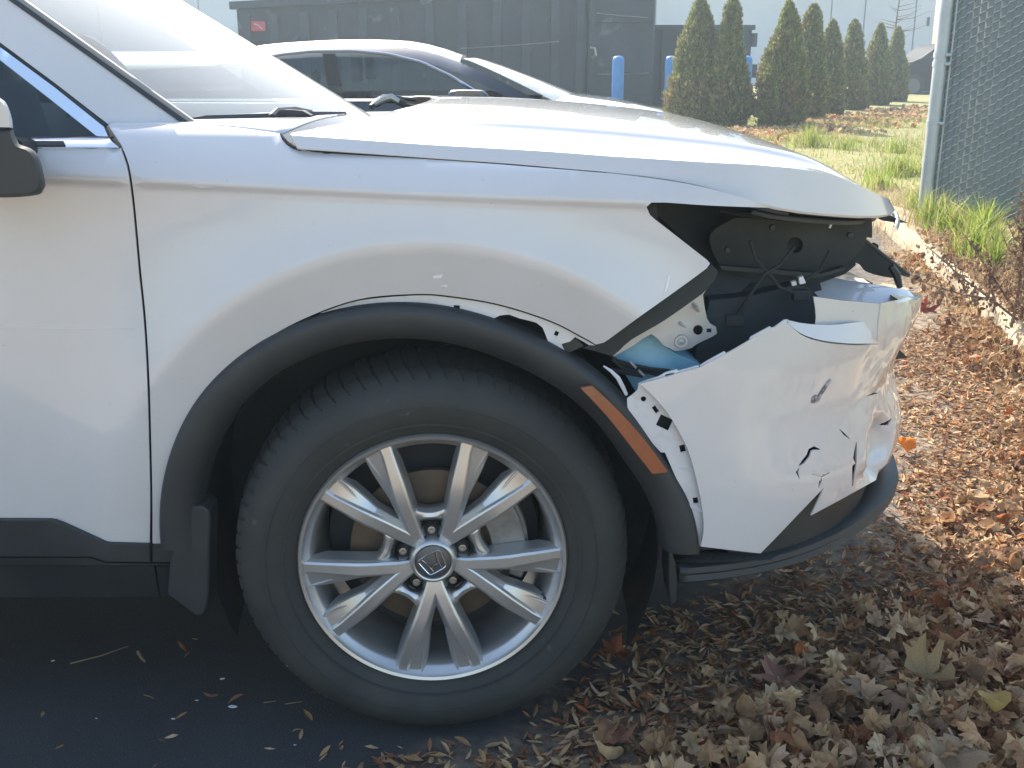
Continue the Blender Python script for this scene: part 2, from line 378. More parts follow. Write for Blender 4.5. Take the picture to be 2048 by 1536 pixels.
def spoke_mesh(side):
    """one spoke of a pair; side=+1 lies 18 deg past its lug; outer facet turned away from the lug"""
    st = [  # r, centre angle, inner half width, outer half width, face y, outer facet width, facet drop
        (.040, 31.0, .010, .010, .010, .003, .010),
        (.060, 28.5, .0115, .011, .006, .004, .010),
        (.080, 25.6, .0125, .0115, .003, .005, .010),
        (.115, 22.4, .0125, .0120, -.001, .006, .012),
        (.140, 20.8, .0130, .0125, -.0035, .008, .013),
        (.165, 19.6, .0125, .0115, -.002, .016, .013),
        (.195, 18.8, .0115, .0100, .001, .024, .011),
        (.218, 18.3, .0110, .0090, .004, .028, .007),
        (.238, 18.2, .0120, .0100, .006, .028, .003)]
    v = []
    for r, a, wi, wo, y, fw, fd in st:
        a = R(90 + side * a); c = Vector((math.cos(a), 0, math.sin(a))) * r
        t = Vector((-math.sin(a), 0, math.cos(a))) * side            # away from the lug
        deep = .040 if r < .2 else .022
        for off, yy in ((-wi - .004, y + deep), (-wi - .0015, y + .009), (-wi + .0015, y + .0015), (-wi * .55, y - .0008), (wo * .75, y - .0012), (wo, y + .0002), (wo + .0025, y + fd * .55), (wo + fw, y + fd), (wo + fw + .002, y + fd + .004), (wo + fw + .004, y + deep)):
            v.append(c + t * off * 1.08 + Vector((0, yy, 0)))
    m = 10; n = len(st)
    f = [(i * m + j, i * m + j + 1, (i + 1) * m + j + 1, (i + 1) * m + j) for i in range(n - 1) for j in range(m - 1)]
    f += [(i * m + m - 1, i * m, (i + 1) * m, (i + 1) * m + m - 1) for i in range(n - 1)] + [tuple(range(m)), tuple(range((n - 1) * m, n * m))]
    return mesh('spoke', v, f, True, 14)
SPK = {1: spoke_mesh(1), -1: spoke_mesh(-1)}
for s_ in SPK.values(): s_.materials.append(ALLOY)
ridge = {}
for s in (1, -1):                                                   # raised rib along the outer facet, splitting it near the rim
    mb = MB(); pts = []
    for r, a, off, y in ((.160, 19.7, .0150, .008), (.185, 19.0, .026, .0105), (.212, 18.4, .035, .0095), (.228, 18.2, .038, .008)):
        a = R(90 + s * a); pts.append(Vector((math.cos(a), 0, math.sin(a))) * r + Vector((-math.sin(a), 0, math.cos(a))) * s * off + Vector((0, y, 0)))
    mb.tube(pts, [.0010, .0022, .0028, .002], 6); ridge[s] = mesh('spoke_rib', mb.v, mb.f); ridge[s].materials.append(ALLOY)
for k in range(5):
    rot = (0, -R(lug_angle(k) - 90), 0)
    for s in (1, -1):
        o = link('spoke', SPK[s], None, wheel); o.rotation_euler = rot
        o = link('spoke_rib', ridge[s], None, wheel); o.rotation_euler = rot
    # webs: between the two spokes outside the lug
    web = MB(); P = []
    for r, hw, y in ((.072, .024, .020), (.080, .025, .012), (.092, .028, .009), (.099, .030, .011), (.103, .031, .018), (.104, .031, .04)):
        P.append([Vector((x, y, r - .008 * (1 - (x / hw) ** 2) * (1 if r > .085 else 0))) for x in np.linspace(-hw, hw, 7)])
    o = web.grid(P).build('lug_web', ALLOY, wheel); o.rotation_euler = rot; solidify(o, .004)
    # bridge between neighbouring pairs
    br = MB(); P = []
    for r, hw, y in ((.040, .012, .014), (.060, .010, .016), (.072, .012, .020), (.078, .013, .04)):
        P.append([Vector((x, y, r + .004 * (x / hw) ** 2)) for x in np.linspace(-hw, hw, 7)])
    o = br.grid(P).build('hub_web', ALLOY, wheel); o.rotation_euler = (0, -R(lug_angle(k) - 90 + 36), 0); solidify(o, .004)
    # lug pocket and nut
    q = R(lug_angle(k)); c = (.0572 * math.cos(q), 0, .0572 * math.sin(q))
    MB().lathe([(.0185, .010), (.0175, .014), (.0165, .040), (.001, .040)], 24, c=c).build('lug_pocket', DARK, wheel)
    nut = MB().lathe([(.0115, .040), (.0115, .022), (.0090, .018)], 6, c=c).lathe([(.0078, .022), (.0078, .014), (.0070, .0115), (.0045, .011), (.0005, .0118)], 14, c=c)
    nut.build('lug_nut', STEEL, wheel, angle=35)
MB().lathe([(.046, .050), (.044, .018), (.0430, .006), (.0415, .0), (.0390, -.0035), (.036, -.0045), (.0335, -.0035), (.0325, -.001)], 64).build('hub', ALLOY, wheel)
cap = MB().lathe([(.0322, .0), (.0318, -.0022), (.030, -.0030), (.001, -.0042)], 48).build('centre_cap', ALLOYD, wheel)
def emblem():
    mb = MB(); rot = R(-30)
    def P(x, y, d=-.0052): return (x * math.cos(-rot) - y * math.sin(-rot), d, x * math.sin(-rot) + y * math.cos(-rot))
    fr = spline([(-.0205, .0165), (0, .0185), (.0205, .0165), (.0225, .013), (.0180, -.016), (.015, -.0185), (0, -.0195), (-.015, -.0185), (-.0180, -.016), (-.0225, .013)], True, .004)
    mb.tube([P(*p) for p in fr] + [P(*fr[0])], .0015, 6)
    for s in (1, -1):
        mb.tube([P(s * .0150, .0155), P(s * .0110, .003), P(s * .0085, -.0155)], .0012, 5)
        mb.tube([P(s * .0105, .0160), P(s * .0078, .0035), P(s * .0045, -.0005), P(0, -.0012)], .0012, 5)
        mb.tube([P(s * .0065, -.0060), P(s * .0045, -.0165)], .0008, 5)
    mb.tube([P(-.0065, -.0060), P(0, -.0055), P(.0065, -.0060)], .0008, 5)
    return mb
emblem().build('emblem', CHROME, wheel)
# brake disc, hat, caliper, knuckle behind the spokes
MB().lathe([(.155, .075), (.155, .062), (.150, .060), (.088, .060), (.085, .050), (.050, .046), (.02, .046)], 80).build('brake_disc', RUST, wheel)
cal = MB()
def sector(mb, r0, r1, a0, a1, y0, y1, n=8):
    pts = [(r1 * math.cos(R(a0 + (a1 - a0) * i / n)), y0, r1 * math.sin(R(a0 + (a1 - a0) * i / n))) for i in range(n + 1)]
    pts += [(r0 * math.cos(R(a1 + (a0 - a1) * i / n)), y0, r0 * math.sin(R(a1 + (a0 - a1) * i / n))) for i in range(n + 1)]
    mb.prism(pts, (0, y1 - y0, 0))
sector(cal, .108, .172, -2, 34, .040, .10); sector(cal, .095, .135, -22, -8, .046, .09); sector(cal, .150, .178, -22, 44, .055, .10)
cal.build('brake_caliper', CALI, wheel, bevel=.006)
MB().lathe([(.20, .12), (.16, .11), (.03, .10)], 60).build('dust_shield', DARK, wheel)
MB().lathe([(.010, .004), (.010, .0), (.0062, -.0015), (.005, -.006), (.001, -.007)], 10, c=(.205, .018, -.09)).build('valve_stem', BLACKPL, wheel)
far = dup(wheel, suv, location=(0, 2 * YC - .006, WZ), rotation_euler=(0, 0, R(183)))
for ch in [c for c in wheel.children]:
    if ch.name.split('.')[0] in ('tyre', 'rim', 'hub', 'spoke'): dup(ch, far)
for x in (0, -2.7):
    for y in (0, 1):
        if x: 
            w2 = dup(wheel, suv, location=(x, .006 if not y else 2 * YC - .006, WZ), rotation_euler=(0, 0, R(180 * y)))
            for ch in [c for c in wheel.children]:
                if ch.name.split('.')[0] in ('tyre', 'rim', 'hub', 'spoke'): dup(ch, w2)
# axle and underbody
ub = MB().box(-3.3, .62, .40, 1.42, .24, .50).box(-2.3, -.46, .10, 1.72, .27, .45).box(-.3, .72, .36, 1.46, .46, .98).box(-3.5, -3.1, .1, 1.72, .3, 1.0); ub.build('underbody', DARK, suv)
MB().tube([(0, .06, WZ), (0, .45, WZ)], .035, 10).build('axle', DARK, suv)

# ------------------------------------------------------------------ bonnet (full width, symmetrical about Y=YC)
HL, HN, HW = .682, 2.6, .880
zc = smooth_tab([(-.35, 1.147), (-.1, 1.138), (.2, 1.123), (.45, 1.101), (.62, 1.075), (.776, 1.035), (.90, .988), (.955, .960), (.99, .942)])
zr = smooth_tab([(-.35, 1.126), (-.175, 1.115), (0, 1.103), (.21, 1.091), (.38, 1.078), (.63, 1.058), (.71, 1.042), (.80, 1.006), (.90, .968), (.94, .951), (.99, .940)])
ze = smooth_tab([(-.35, 1.108), (-.21, 1.0975), (0, 1.083), (.21, 1.067), (.45, 1.038), (.593, .996), (.72, .974), (.87, .951), (.99, .934)])
MC = .985
def hood_pt(X, v):
    u = max(0, (X - .3) / HL); m = min(1.0, (u ** HN + abs(v) ** HN) ** (1 / HN))
    if m > MC:
        t = (1 - m) / (1 - MC); z = ze(X) + (zr(X) - ze(X)) * t
    else:
        q = m / MC; z = zr(X) + (zc(X) - zr(X)) * (1 - q ** 2.2)
        z += .013 * (sst(.71, .68, abs(v)) - .0) * sst(.98, .80, q) * sst(-.25, .15, X) - .004 * sst(-.25, .15, X) * (1 - q)
    return (X, YC - HW * v, z)
vs_ = [0, .12, .24, .36, .48, .56, .60, .64, .67, .68, .6875, .695, .7025, .71, .72, .75, .78, .82, .86, .90, .93, .955, .972, MC, .987, .990, .9935, .997, .999, 1.0]
vs_ = [-v for v in vs_[:0:-1]] + vs_
rows = []; NU = 44
for v in vs_:
    av = abs(v); xm = .3 + HL * (1 - av ** HN) ** (1 / HN); xc = .3 + HL * max(0, MC ** HN - av ** HN) ** (1 / HN)
    x0 = -.245 + .19 * (1 - v * v) + .035 * max(0, (av - .94) / .06) ** 2
    row = [hood_pt(x0 + (xc - x0) * i / NU, v) for i in range(NU + 1)] + [hood_pt(xc + (xm - xc) * i / 8, v) for i in range(1, 9)]
    X, Y, Z = row[-1]; k = 1 - av ** HN
    for d, dz in ((.002, -.004), (.010, -.006), (.030, -.006)): row.append((X - d * k, Y + (YC - Y) * d, Z + dz))
    rows.append(row)
hood = MB().grid(rows).build('hood', PAINT, suv, angle=22); solidify(hood, .003)
for s_ in (1, -1): MB().tube([(x, YC - s_ * (HW * (1 - max(0, (x - .3) / HL) ** HN) ** (1 / HN) - .010), ze(x) - .007) for x in np.linspace(-.20, .62, 24)], [.002] + [.0052] * 23, 6).build('hood_gap_shade', DARK, suv)  # dark tubes added as the shade inside the shut line
MB().tube([tuple(atS(x, y, lambda X, Z: S_side(X, Z) - .001)) for x, y in ((561, 267), (567, 277), (576, 287), (588, 295), (602, 300))], [.0012, .0028, .0032, .003, .002], 6).build('hood_corner_gap_shade', DARK, suv)  # dark curve drawn for the shade where the gap turns up
# chrome strip and dark lip under the leading edge of the hood
def nose(L, z, ph, inset=0.0):
    s = math.sin(R(ph)); c = max(0, math.cos(R(ph))); return (.3 + L * c ** (2 / HN) - inset, YC - (HW - inset) * math.copysign(abs(s) ** (2 / HN), s), z)
lip = MB(); lip.grid([[(lambda p: (p[0], p[1], p[2] + dz))(nose(HL - .02, ze(min(.97, .3 + HL * max(0, math.cos(R(ph))) ** (2 / HN))) - .010, ph, ins)) for dz, ins in ((0, .012), (-.008, .014), (-.010, .06))] for ph in np.linspace(-72, 72, 50)])
solidify(lip.build('hood_seal', BLACKPL, suv), .004)
tr = MB().tube([nose(HL + .008, ze(.93) - .014 - .012 * abs(ph) / 30, ph) for ph in np.linspace(-36, 34, 30)], .006, 8); tr.build('grille_trim', CHROME, suv)

# ------------------------------------------------------------------ cowl, windscreen, pillars, roof
def wind_pt(v, z):
    x0 = -.452 + .20 * (1 - v * v); hw = .745 - .20 * (z - 1.12)
    return (x0 - (z - 1.12) * 1.56 - .10 * (z - 1.12) * (1 - v * v), YC - hw * v, z)
W = MB().grid([[wind_pt(v, z) for z in np.linspace(1.075, 1.58, 14)] for v in np.linspace(-1, 1, 40)]).build('windscreen', SCREEN, suv)
for s in (1, -1):
    MB().tube([(lambda p: (p[0] + .004, p[1] - .004 * s, p[2] + .002))(wind_pt(1.012 * s, z)) for z in np.linspace(1.09, 1.58, 14)], .0085, 8).build('windscreen_moulding', BLACKPL if s > 0 else CHROME, suv)
cowl = MB().grid([[(lambda p: (p[0] + k * .30 - .02, p[1], p[2] - .01 + .005 * k))(wind_pt(v, 1.085)) for k in (0, .5, 1)] for v in np.linspace(-1, 1, 24)]); solidify(cowl.build('cowl', BLACKPL, suv), .01)
def px_pts(l, Y): return [tuple(at(x, y, Y)) for x, y in l]
# pillar: from the belt up to the roof, between the side glass and the windscreen
def S_up(X, Z): return S_side(X, 1.118) + .40 * (Z - 1.118) if Z > 1.118 else S_side(X, Z)
pillar_out = [(217, 249, 1), (372, 246, 1), (197, 123, 1), (22, 0, 1), (-260, -197, 1), (-900, -330, 1), (-900, -230, 1), (-330, -150, 1), (-100, 8, 1), (2, 86, 1), (110, 166, 1)]
side_panel('front_pillar', pillar_out, lambda X, Z: .072 + .36 * (Z - 1.12) + .12 * max(0, X + .62), PAINT, suv, thick=.02, step=.03)
side_panel('pillar_gap', [(362, 246, 1), (376, 244, 1), (202, 121, 1), (28, -3, 1), (-250, -198, 1), (-264, -198, 1), (14, -2, 1), (190, 122, 1)], lambda X, Z: .069 + .36 * (Z - 1.12) + .12 * max(0, X + .62), BLACKPL, suv, thick=.02, step=.05)
side_panel('pillar_moulding', [(377, 244, 1), (388, 242, 1), (214, 118, 1), (40, -6, 1), (-238, -201, 1), (-249, -198, 1), (29, -3, 1), (203, 121, 1)], lambda X, Z: .074 + .36 * (Z - 1.12) + .12 * max(0, X + .62), MOULD, suv, thick=.012, step=.05)
side_panel('window_seal', [(214, 251, 1), (207, 253, 1), (108, 172, 1), (0, 92, 1), (-330, -140, 1), (-335, -148, 1), (-100, 8, 1), (2, 87, 1), (111, 167, 1)], lambda X, Z: .078 + .36 * (Z - 1.12), BLACKPL, suv, thick=.01, step=.05)
side_panel('window_trim', [(208, 254, 1), (216, 273, 1), (193, 272, 1), (100, 198, 1), (0, 120, 1), (-330, -104, 1), (-330, -138, 1), (0, 94, 1), (108, 174, 1)], lambda X, Z: .070 + .36 * (Z - 1.12), CHROME, suv, thick=.012, step=.05)
side_panel('side_window', [(196, 274, 1), (100, 197, 1), (0, 118, 1), (-330, -106, 1), (-900, -150, 1), (-900, 274, 1)], lambda X, Z: .086 + .36 * (Z - 1.12), SIDEGL, suv, thick=.004, step=.08)
side_panel('belt_trim', [(-900, 276, 1), (216, 276, 1), (238, 295, 1), (-900, 293, 1)], lambda X, Z: S_side(X, Z) - .004, CHROME, suv, thick=.012, step=.05)
side_panel('belt_seal', [(-900, 272, 1), (222, 274, 1), (224, 277, 1), (-900, 277, 1)], lambda X, Z: S_side(X, Z) + .004, BLACKPL, suv, thick=.012, step=.05)
side_panel('belt_trim_insert', [(-900, 279, 1), (126, 282, 1), (130, 291, 1), (-900, 291, 1)], lambda X, Z: S_side(X, Z) - .0065, BLACKPL, suv, thick=.004, step=.05)
o_ = spline([(217, 252), (300, 250), (380, 249), (470, 255), (560, 267)], False, 20); o_ = [atS(x, y, S_side) for x, y in o_]; n_ = len(o_)
i_ = [at(x, y, Y) for x, y, Y in zip(np.interp(np.linspace(0, 4, n_), range(5), [223, 300, 385, 540, 690]), np.interp(np.linspace(0, 4, n_), range(5), [248, 246, 243, 235.5, 227]), np.interp(np.linspace(0, 4, n_), range(5), [.10, .14, .20, .34, .48]))]
solidify(MB().grid([[tuple(a + (b - a) * t + np.array([0, 0, .006 * math.sin(3.14 * t)])) for t in np.linspace(0, 1, 7)] for a, b in zip(o_, i_)]).build('cowl_corner', PAINT, suv), .004)
roof = MB().grid([[(x, YC - hw * v, z - .05 * abs(v) ** 3) for v in np.linspace(-1, 1, 16)] for x, z, hw in ((-1.12, 1.585, .66), (-1.35, 1.635, .655), (-1.8, 1.67, .65), (-2.4, 1.675, .64), (-3.0, 1.64, .62), (-3.4, 1.58, .60))]); solidify(roof.build('roof', PAINT, suv), .03)
# far side and rear of the body (plain continuation)
fs = MB().grid([[(x, 2 * YC - S_side(x, z), z) for z in (.34, .5, .7, .9, 1.0, 1.05, 1.10)] for x in np.linspace(-3.5, -.5, 20)]).grid([[(x, 2 * YC - S_side(x, z), z) for z in (.86, .93, 1.0, 1.03, 1.06)] for x in np.linspace(-.5, .6, 14)])
solidify(fs.build('far_side_body', PAINT, suv), .01)
ns = MB().grid([[(x, S_side(x, z), z) for z in (.34, .5, .7, .9, 1.0, 1.05, 1.10)] for x in np.linspace(-3.5, -1.66, 8)])
solidify(ns.build('rear_side_body', PAINT, suv), .01)
rb = MB().grid([[(-3.5 + .25 * max(0, z - 1.0), y, z) for z in (.34, .7, 1.0, 1.3, 1.6)] for y in np.linspace(.05, 1.77, 8)]); solidify(rb.build('tailgate', PAINT, suv), .02)
fg = MB().grid([[(x, 2 * YC - (.086 + .36 * (z - 1.12)), z) for z in (1.10, 1.3, 1.58)] for x in np.linspace(-3.2, -1.15, 6)]); fg.build('far_side_window', SIDEGL, suv)
fg = MB().grid([[(xx, 2 * YC - (.086 + .36 * (z - 1.12)), z) for xx, z in ((-.62 - 1.45 * (zz - 1.12), zz), (-1.15 , zz))] for zz in np.linspace(1.10, 1.45, 5)]); fg.build('far_front_window', SIDEGL, suv)
# interior
dash = MB().grid([[(lambda p: (p[0] - .03 - .40 * k, YC + (p[1] - YC) * .95, 1.085 - .02 * k - .12 * max(0, k - .85)))(wind_pt(v, 1.10)) for k in np.linspace(0, 1, 6)] for v in np.linspace(-1, 1, 18)]); solidify(dash.build('dashboard', DASH, suv), .03)
for i, y in enumerate((.50, 1.32)):
    st = MB(); prof = [(-1.22, .62), (-1.16, .9), (-1.22, 1.15), (-1.28, 1.22)]
    st.grid([[(x - .05 * abs(w) ** 2, y + .23 * w * (1 - .25 * (k == 3)), z) for w in np.linspace(-1, 1, 9)] for k, (x, z) in enumerate(prof)])
    solidify(st.build('seat', FABRIC, suv), .12)
    hr = MB().grid([[(-1.30 - .02 * abs(w) ** 2 + .03 * math.sin(t * 3.1), y + .13 * w, 1.27 + .17 * t) for w in np.linspace(-1, 1, 9)] for t in np.linspace(0, 1, 5)])
    solidify(hr.build('headrest', FABRIC, suv), .08)
sw = MB().tube([(-.93 - .10 * math.sin(q), 1.30 + .18 * math.cos(q), 1.13 + .16 * math.sin(q)) for q in np.linspace(0, 2 * math.pi, 33)], .014, 8, False).build('steering_wheel', DASH, suv)
# wipers
def wiper(pts, arm):
    MB().tube(pts, [.007] * (len(pts) - 1) + [.004], 6).build('wiper_blade', BLACKPL, suv)
    MB().tube(arm, .009, 8).build('wiper_arm', BLACKPL, suv)
wiper([at(386, 242, .19), at(410, 238, .21), at(520, 234, .30), at(600, 230, .40), at(690, 227, .52)], [at(545, 236, .30), at(556, 225, .32), at(590, 223, .34), at(622, 229, .37)])
side_panel('wiper_cap', [(545, 233, 1), (552, 222), (570, 219), (606, 222), (622, 231, 1)], lambda X, Z: .30 + .3 * (X + .33), BLACKPL, suv, thick=.03, step=.02)
wiper([at(742, 214, 1.02), at(762, 197, 1.06), at(790, 196, 1.10), at(830, 200, 1.16)], [at(750, 210, 1.0), at(770, 199, 1.0), at(792, 201, 1.0), at(812, 210, 1.0)])
MB().tube([at(750, 208, .98), at(768, 197, .98), at(783, 194, .98), at(798, 203, .98)], [.006, .011, .009, .006], 8).build('wiper_pivot', STEEL, suv)
# door mirror
def blob(name, loops, m, **kw):                                      # stacked outlines, closed
    n = len(loops[0]); v = [p for l in loops for p in l]; f = []
    for i in range(len(loops) - 1):
        f += [(i * n + j, i * n + (j + 1) % n, (i + 1) * n + (j + 1) % n, (i + 1) * n + j) for j in range(n)]
    f += [tuple(range(n)), tuple(range((len(loops) - 1) * n, len(loops) * n))]
    return link(name, mesh(name, v, f, True, 50), m, suv, **kw)
def pillow(name, out, Ys, m):
    o = spline(out, True, 10); P = np.array(o); c = P.mean(0); loops = []
    for Y, k in Ys:
        loops.append([tuple(at(*(c + (p - c) * k), Y)) for p in P])
    return blob(name, loops, m)
pillow('mirror_housing', [(-150, 262, 1), (26, 258, 1), (30, 272), (38, 288), (62, 297), (78, 314), (88, 350), (91, 372), (84, 386), (62, 392), (0, 395), (-110, 388), (-150, 330)], [(-.23, .90), (-.222, .965), (-.20, 1), (-.08, 1.0), (-.05, .9)], BLACKPL)
pillow('mirror_cap', [(-150, 255, 1), (-120, 200), (-40, 186), (0, 195), (16, 212), (25, 240), (27, 257, 1)], [(-.222, .92), (-.21, .985), (-.195, 1), (-.07, 1), (-.05, .9)], PAINT)
MB().tube([at(20, 300, -.06), at(40, 300, .0), at(60, 298, .06)], .022, 8).build('mirror_foot', BLACKPL, suv)
# ------------------------------------------------------------------ headlamp opening: what is left inside
side_panel('fender_seal', [(1424, 530, 1), (1436, 542), (1430, 560), (1404, 588, 1), (1330, 640), (1262, 680), (1240, 700), (1226, 712, 1), (1165, 696, 1), (1192, 684, 1), (1270, 634), (1350, 577)], lambda X, Z: plan(X) + .022, CAVITY, suv, thick=.012, step=.02)
side_panel('fender_bracket', [(1412, 580, 1), (1406, 590), (1414, 637), (1420, 647), (1432, 654), (1434, 667), (1425, 673), (1394, 688), (1383, 696), (1350, 702), (1326, 690), (1303, 668), (1268, 690), (1225, 714, 1), (1250, 680, 1), (1310, 640, 1), (1364, 605, 1)],
           lambda X, Z: plan(X) + .055 + .10 * (X - .42), BRACKET, suv, thick=.002, step=.012, holes=[circ_px(1396, 660, 10), rect_px(1418, 661, 10, 8)])
bp = at(1363, 684, .055)
MB().lathe([(.0125, 0), (.011, -.004), (.008, -.004), (.0065, -.001), (.004, -.004), (.001, -.005)], 20, c=(bp[0], bp[1] + .005, bp[2])).build('bracket_boss', BRACKET, suv)
for a, b, w in (((1386, 606), (1398, 622), .004), ((1352, 640), (1372, 655), .004), ((1330, 668), (1310, 650), .003)):
    MB().tube([at(*a, .066), at((a[0] + b[0]) / 2, (a[1] + b[1]) / 2, .060), at(*b, .066)], [w * .6, w, w * .6], 6).build('bracket_bead', BRACKET, suv)
tank_o = [(1301, 664), (1327, 689), (1352, 707), (1400, 730), (1410, 760), (1360, 800), (1290, 800), (1250, 748), (1226, 706), (1247, 688)]
def S_tank(X, Z):
    c = at(1310, 730, .11); return .085 + 1.6 * ((X - c[0]) ** 2 + 1.4 * (Z - c[2]) ** 2)
side_panel('washer_tank', tank_o, S_tank, BLUE_TANK, suv, thick=.08, step=.015)
for l, r in (([(1225, 716), (1245, 735), (1275, 742), (1300, 744), (1330, 752)], .005), ([(1235, 722), (1262, 730), (1300, 738), (1340, 742)], .004), ([(1222, 740), (1250, 745), (1285, 752)], .004)):
    MB().tube([at(x, y, .062 + .004 * i) for i, (x, y) in enumerate(l)], r, 6).build('hose', BLACKPL, suv)
for l in ([(1260, 722), (1272, 736)], [(1277, 740), (1288, 752)]):
    MB().tube([at(x, y, .052) for x, y in l], .0022, 5).build('hose_clip', BRACKET, suv)
MB().tube([at(x, y, .0) for x, y in ((1207, 732), (1222, 742), (1236, 756), (1246, 775), (1253, 790))], [.0015, .003, .004, .004, .003], 6).build('torn_liner_edge', PAINT_IN, suv)
# dark backing and boxes
side_panel('lamp_pocket', [(1280, 396, 1), (1560, 412, 1), (1736, 428, 1), (1744, 440), (1744, 476, 1), (1700, 470, 1), (1712, 530, 1), (1690, 548, 1), (1640, 566, 1), (1660, 640, 1), (1560, 760, 1), (1400, 780, 1), (1240, 700, 1), (1400, 560, 1), (1420, 530, 1)],
           lambda X, Z: .20 + .30 * max(0, X - .45) + .05 * math.sin(9 * X) * math.sin(11 * Z), CAVITY, suv, thick=.01, step=.04)
for out, y, t in (([(1432, 596, 1), (1468, 566, 1), (1512, 564, 1), (1502, 600, 1)], .150, .02), ([(1508, 572, 1), (1586, 574, 1), (1590, 584, 1), (1506, 590, 1)], .165, .02), ([(1404, 560, 1), (1430, 540, 1), (1436, 552, 1), (1412, 575, 1)], .07, .01)):
    side_panel('lamp_bracket', out, (lambda y_: lambda X, Z: y_ + .9 * (Z - .74))(y), BLACKPL, suv, thick=t, step=.03)
side_panel('absorber', [(1420, 600, 1), (1500, 592), (1590, 570), (1612, 572), (1632, 592), (1644, 620), (1648, 640), (1640, 668), (1560, 760, 1), (1400, 790, 1), (1385, 745, 1), (1395, 690, 1)], lambda X, Z: .10 + .35 * max(0, X - .45) + .15 * (Z - .6), CAVITY, suv, thick=.04, step=.03)
sh = side_panel('grille_shroud', [(1698, 456, 1), (1722, 478), (1760, 505), (1800, 536), (1818, 550), (1808, 552), (1798, 548), (1784, 556), (1760, 552), (1732, 543), (1722, 530), (1700, 520), (1690, 500)], lambda X, Z: .40 + .35 * (X - .8), CAVITY, suv, thick=.012, step=.02)
MB().tube([at(1700, 457, .385), at(1745, 493, .40), at(1818, 551, .43)], .004, 6).build('shroud_edge', BLACKPL, suv)
MB().tube([at(1782, 532, .41), at(1793, 548, .41), at(1800, 575, .41)], [.007, .009, .006], 6).build('shroud_strut', BLACKPL, suv)
side_panel('shroud_clip', [(1744, 490, 1), (1750, 486), (1757, 490), (1757, 506, 1), (1745, 500, 1)], lambda X, Z: .45, CAVITY, suv, thick=.01)
side_panel('upper_support', [(1745, 430, 1), (1780, 430, 1), (1800, 440, 1), (1818, 446, 1), (1790, 445, 1), (1764, 441, 1)], lambda X, Z: .44, BLACKPL, suv, thick=.03)
side_panel('lamp_carrier', [(1470, 436, 1), (1600, 440), (1728, 452), (1722, 500), (1700, 520, 1), (1640, 548), (1560, 540), (1490, 556, 1), (1440, 530), (1420, 470)], lambda X, Z: .175 + .30 * max(0, X - .45) - .25 * (Z - .9), CAVITY, suv, thick=.02, step=.03, holes=[circ_px(1590, 490, 16, 18)])
side_panel('lamp_carrier_rib', [(1440, 532, 1), (1560, 540, 1), (1640, 548, 1), (1690, 534, 1), (1688, 540, 1), (1640, 556, 1), (1560, 549, 1), (1444, 540, 1)], lambda X, Z: .165 + .28 * max(0, X - .45), BLACKPL, suv, thick=.02, step=.03)
for l, Y, r in (([(1500, 482), (1512, 520), (1545, 556), (1560, 575), (1600, 590)], .165, .0035), ([(1590, 492), (1560, 530), (1530, 548), (1500, 590), (1470, 640)], .16, .003), ([(1660, 500), (1640, 540), (1610, 560)], .20, .003)):
    MB().tube([at(x, y, Y + .006 * math.sin(i * 2)) for i, (x, y) in enumerate(l)], r, 6).build('cable', DARK, suv)
for x, y, Y, w, h in ((1470, 642, .155, .018, .011), (1604, 592, .165, .015, .010)):
    c = at(x, y, Y); MB().box(c[0] - w, c[0] + w, c[1], c[1] + .02, c[2] - h, c[2] + h).build('connector', BLACKPL, suv, smooth=False, bevel=.002)
for x, y, Y in ((1455, 500, .16), (1545, 455, .17), (1700, 470, .25), (1420, 560, .045)):
    c = at(x, y, Y); MB().lathe([(.006, .004), (.006, -.001), (.0045, -.003), (.0005, -.003)], 8, c=tuple(c)).build('bolt', BLACKPL, suv)
MB().tube([at(1664, 444, .18), at(1659, 456, .18)], .0022, 5).build('broken_clip', PAINT_IN, suv)
MB().box(.40, .86, .62, 1.2, .42, .92).box(.60, .88, .30, 1.52, .50, .62).build('radiator_core', CAVITY, suv)
# ------------------------------------------------------------------ bumper cover: parameters s (along the plan curve) and z
PL = []
for X in np.linspace(.22, .3, 6)[:-1]: PL.append((X, 0.0))
for ph in np.linspace(90, -90, 200):
    s_ = math.sin(R(ph)); c_ = max(0.0, math.cos(R(ph))); PL.append((.3 + .74 * c_ ** (2 / 2.6), YC - YC * math.copysign(abs(s_) ** (2 / 2.6), s_)))
PL = np.array(PL); SL = np.concatenate([[0], np.cumsum(np.linalg.norm(np.diff(PL, axis=0), axis=1))])
Lz = smooth_tab([(.28, .70), (.36, .705), (.44, .728), (.50, .734), (.56, .718), (.62, .706), (.68, .724), (.74, .752), (.80, .755)])
def crumple(s, z):
    k = sst(.56, .70, s) * sst(1.35, 1.1, s)
    f = 0.0
    if k > 0:
        p = Vector((s * 9, z * 9, 3.1)); f = .007 * k * noise.noise(p) + .004 * k * (1 - abs(noise.noise(p * 2.6)) * 2) * sst(.52, .62, s) + .0020 * k * noise.noise(Vector((s * 60, z * 26 + s * 18, 1)))
        d = math.hypot((s - .735) / .085, (z - .50) / .075); f -= .035 * sst(1.0, .35, d)
        f -= .012 * sst(.02, .0, abs(z - (.47 - .25 * (s - .62)))) * sst(.60, .66, s)
    return f
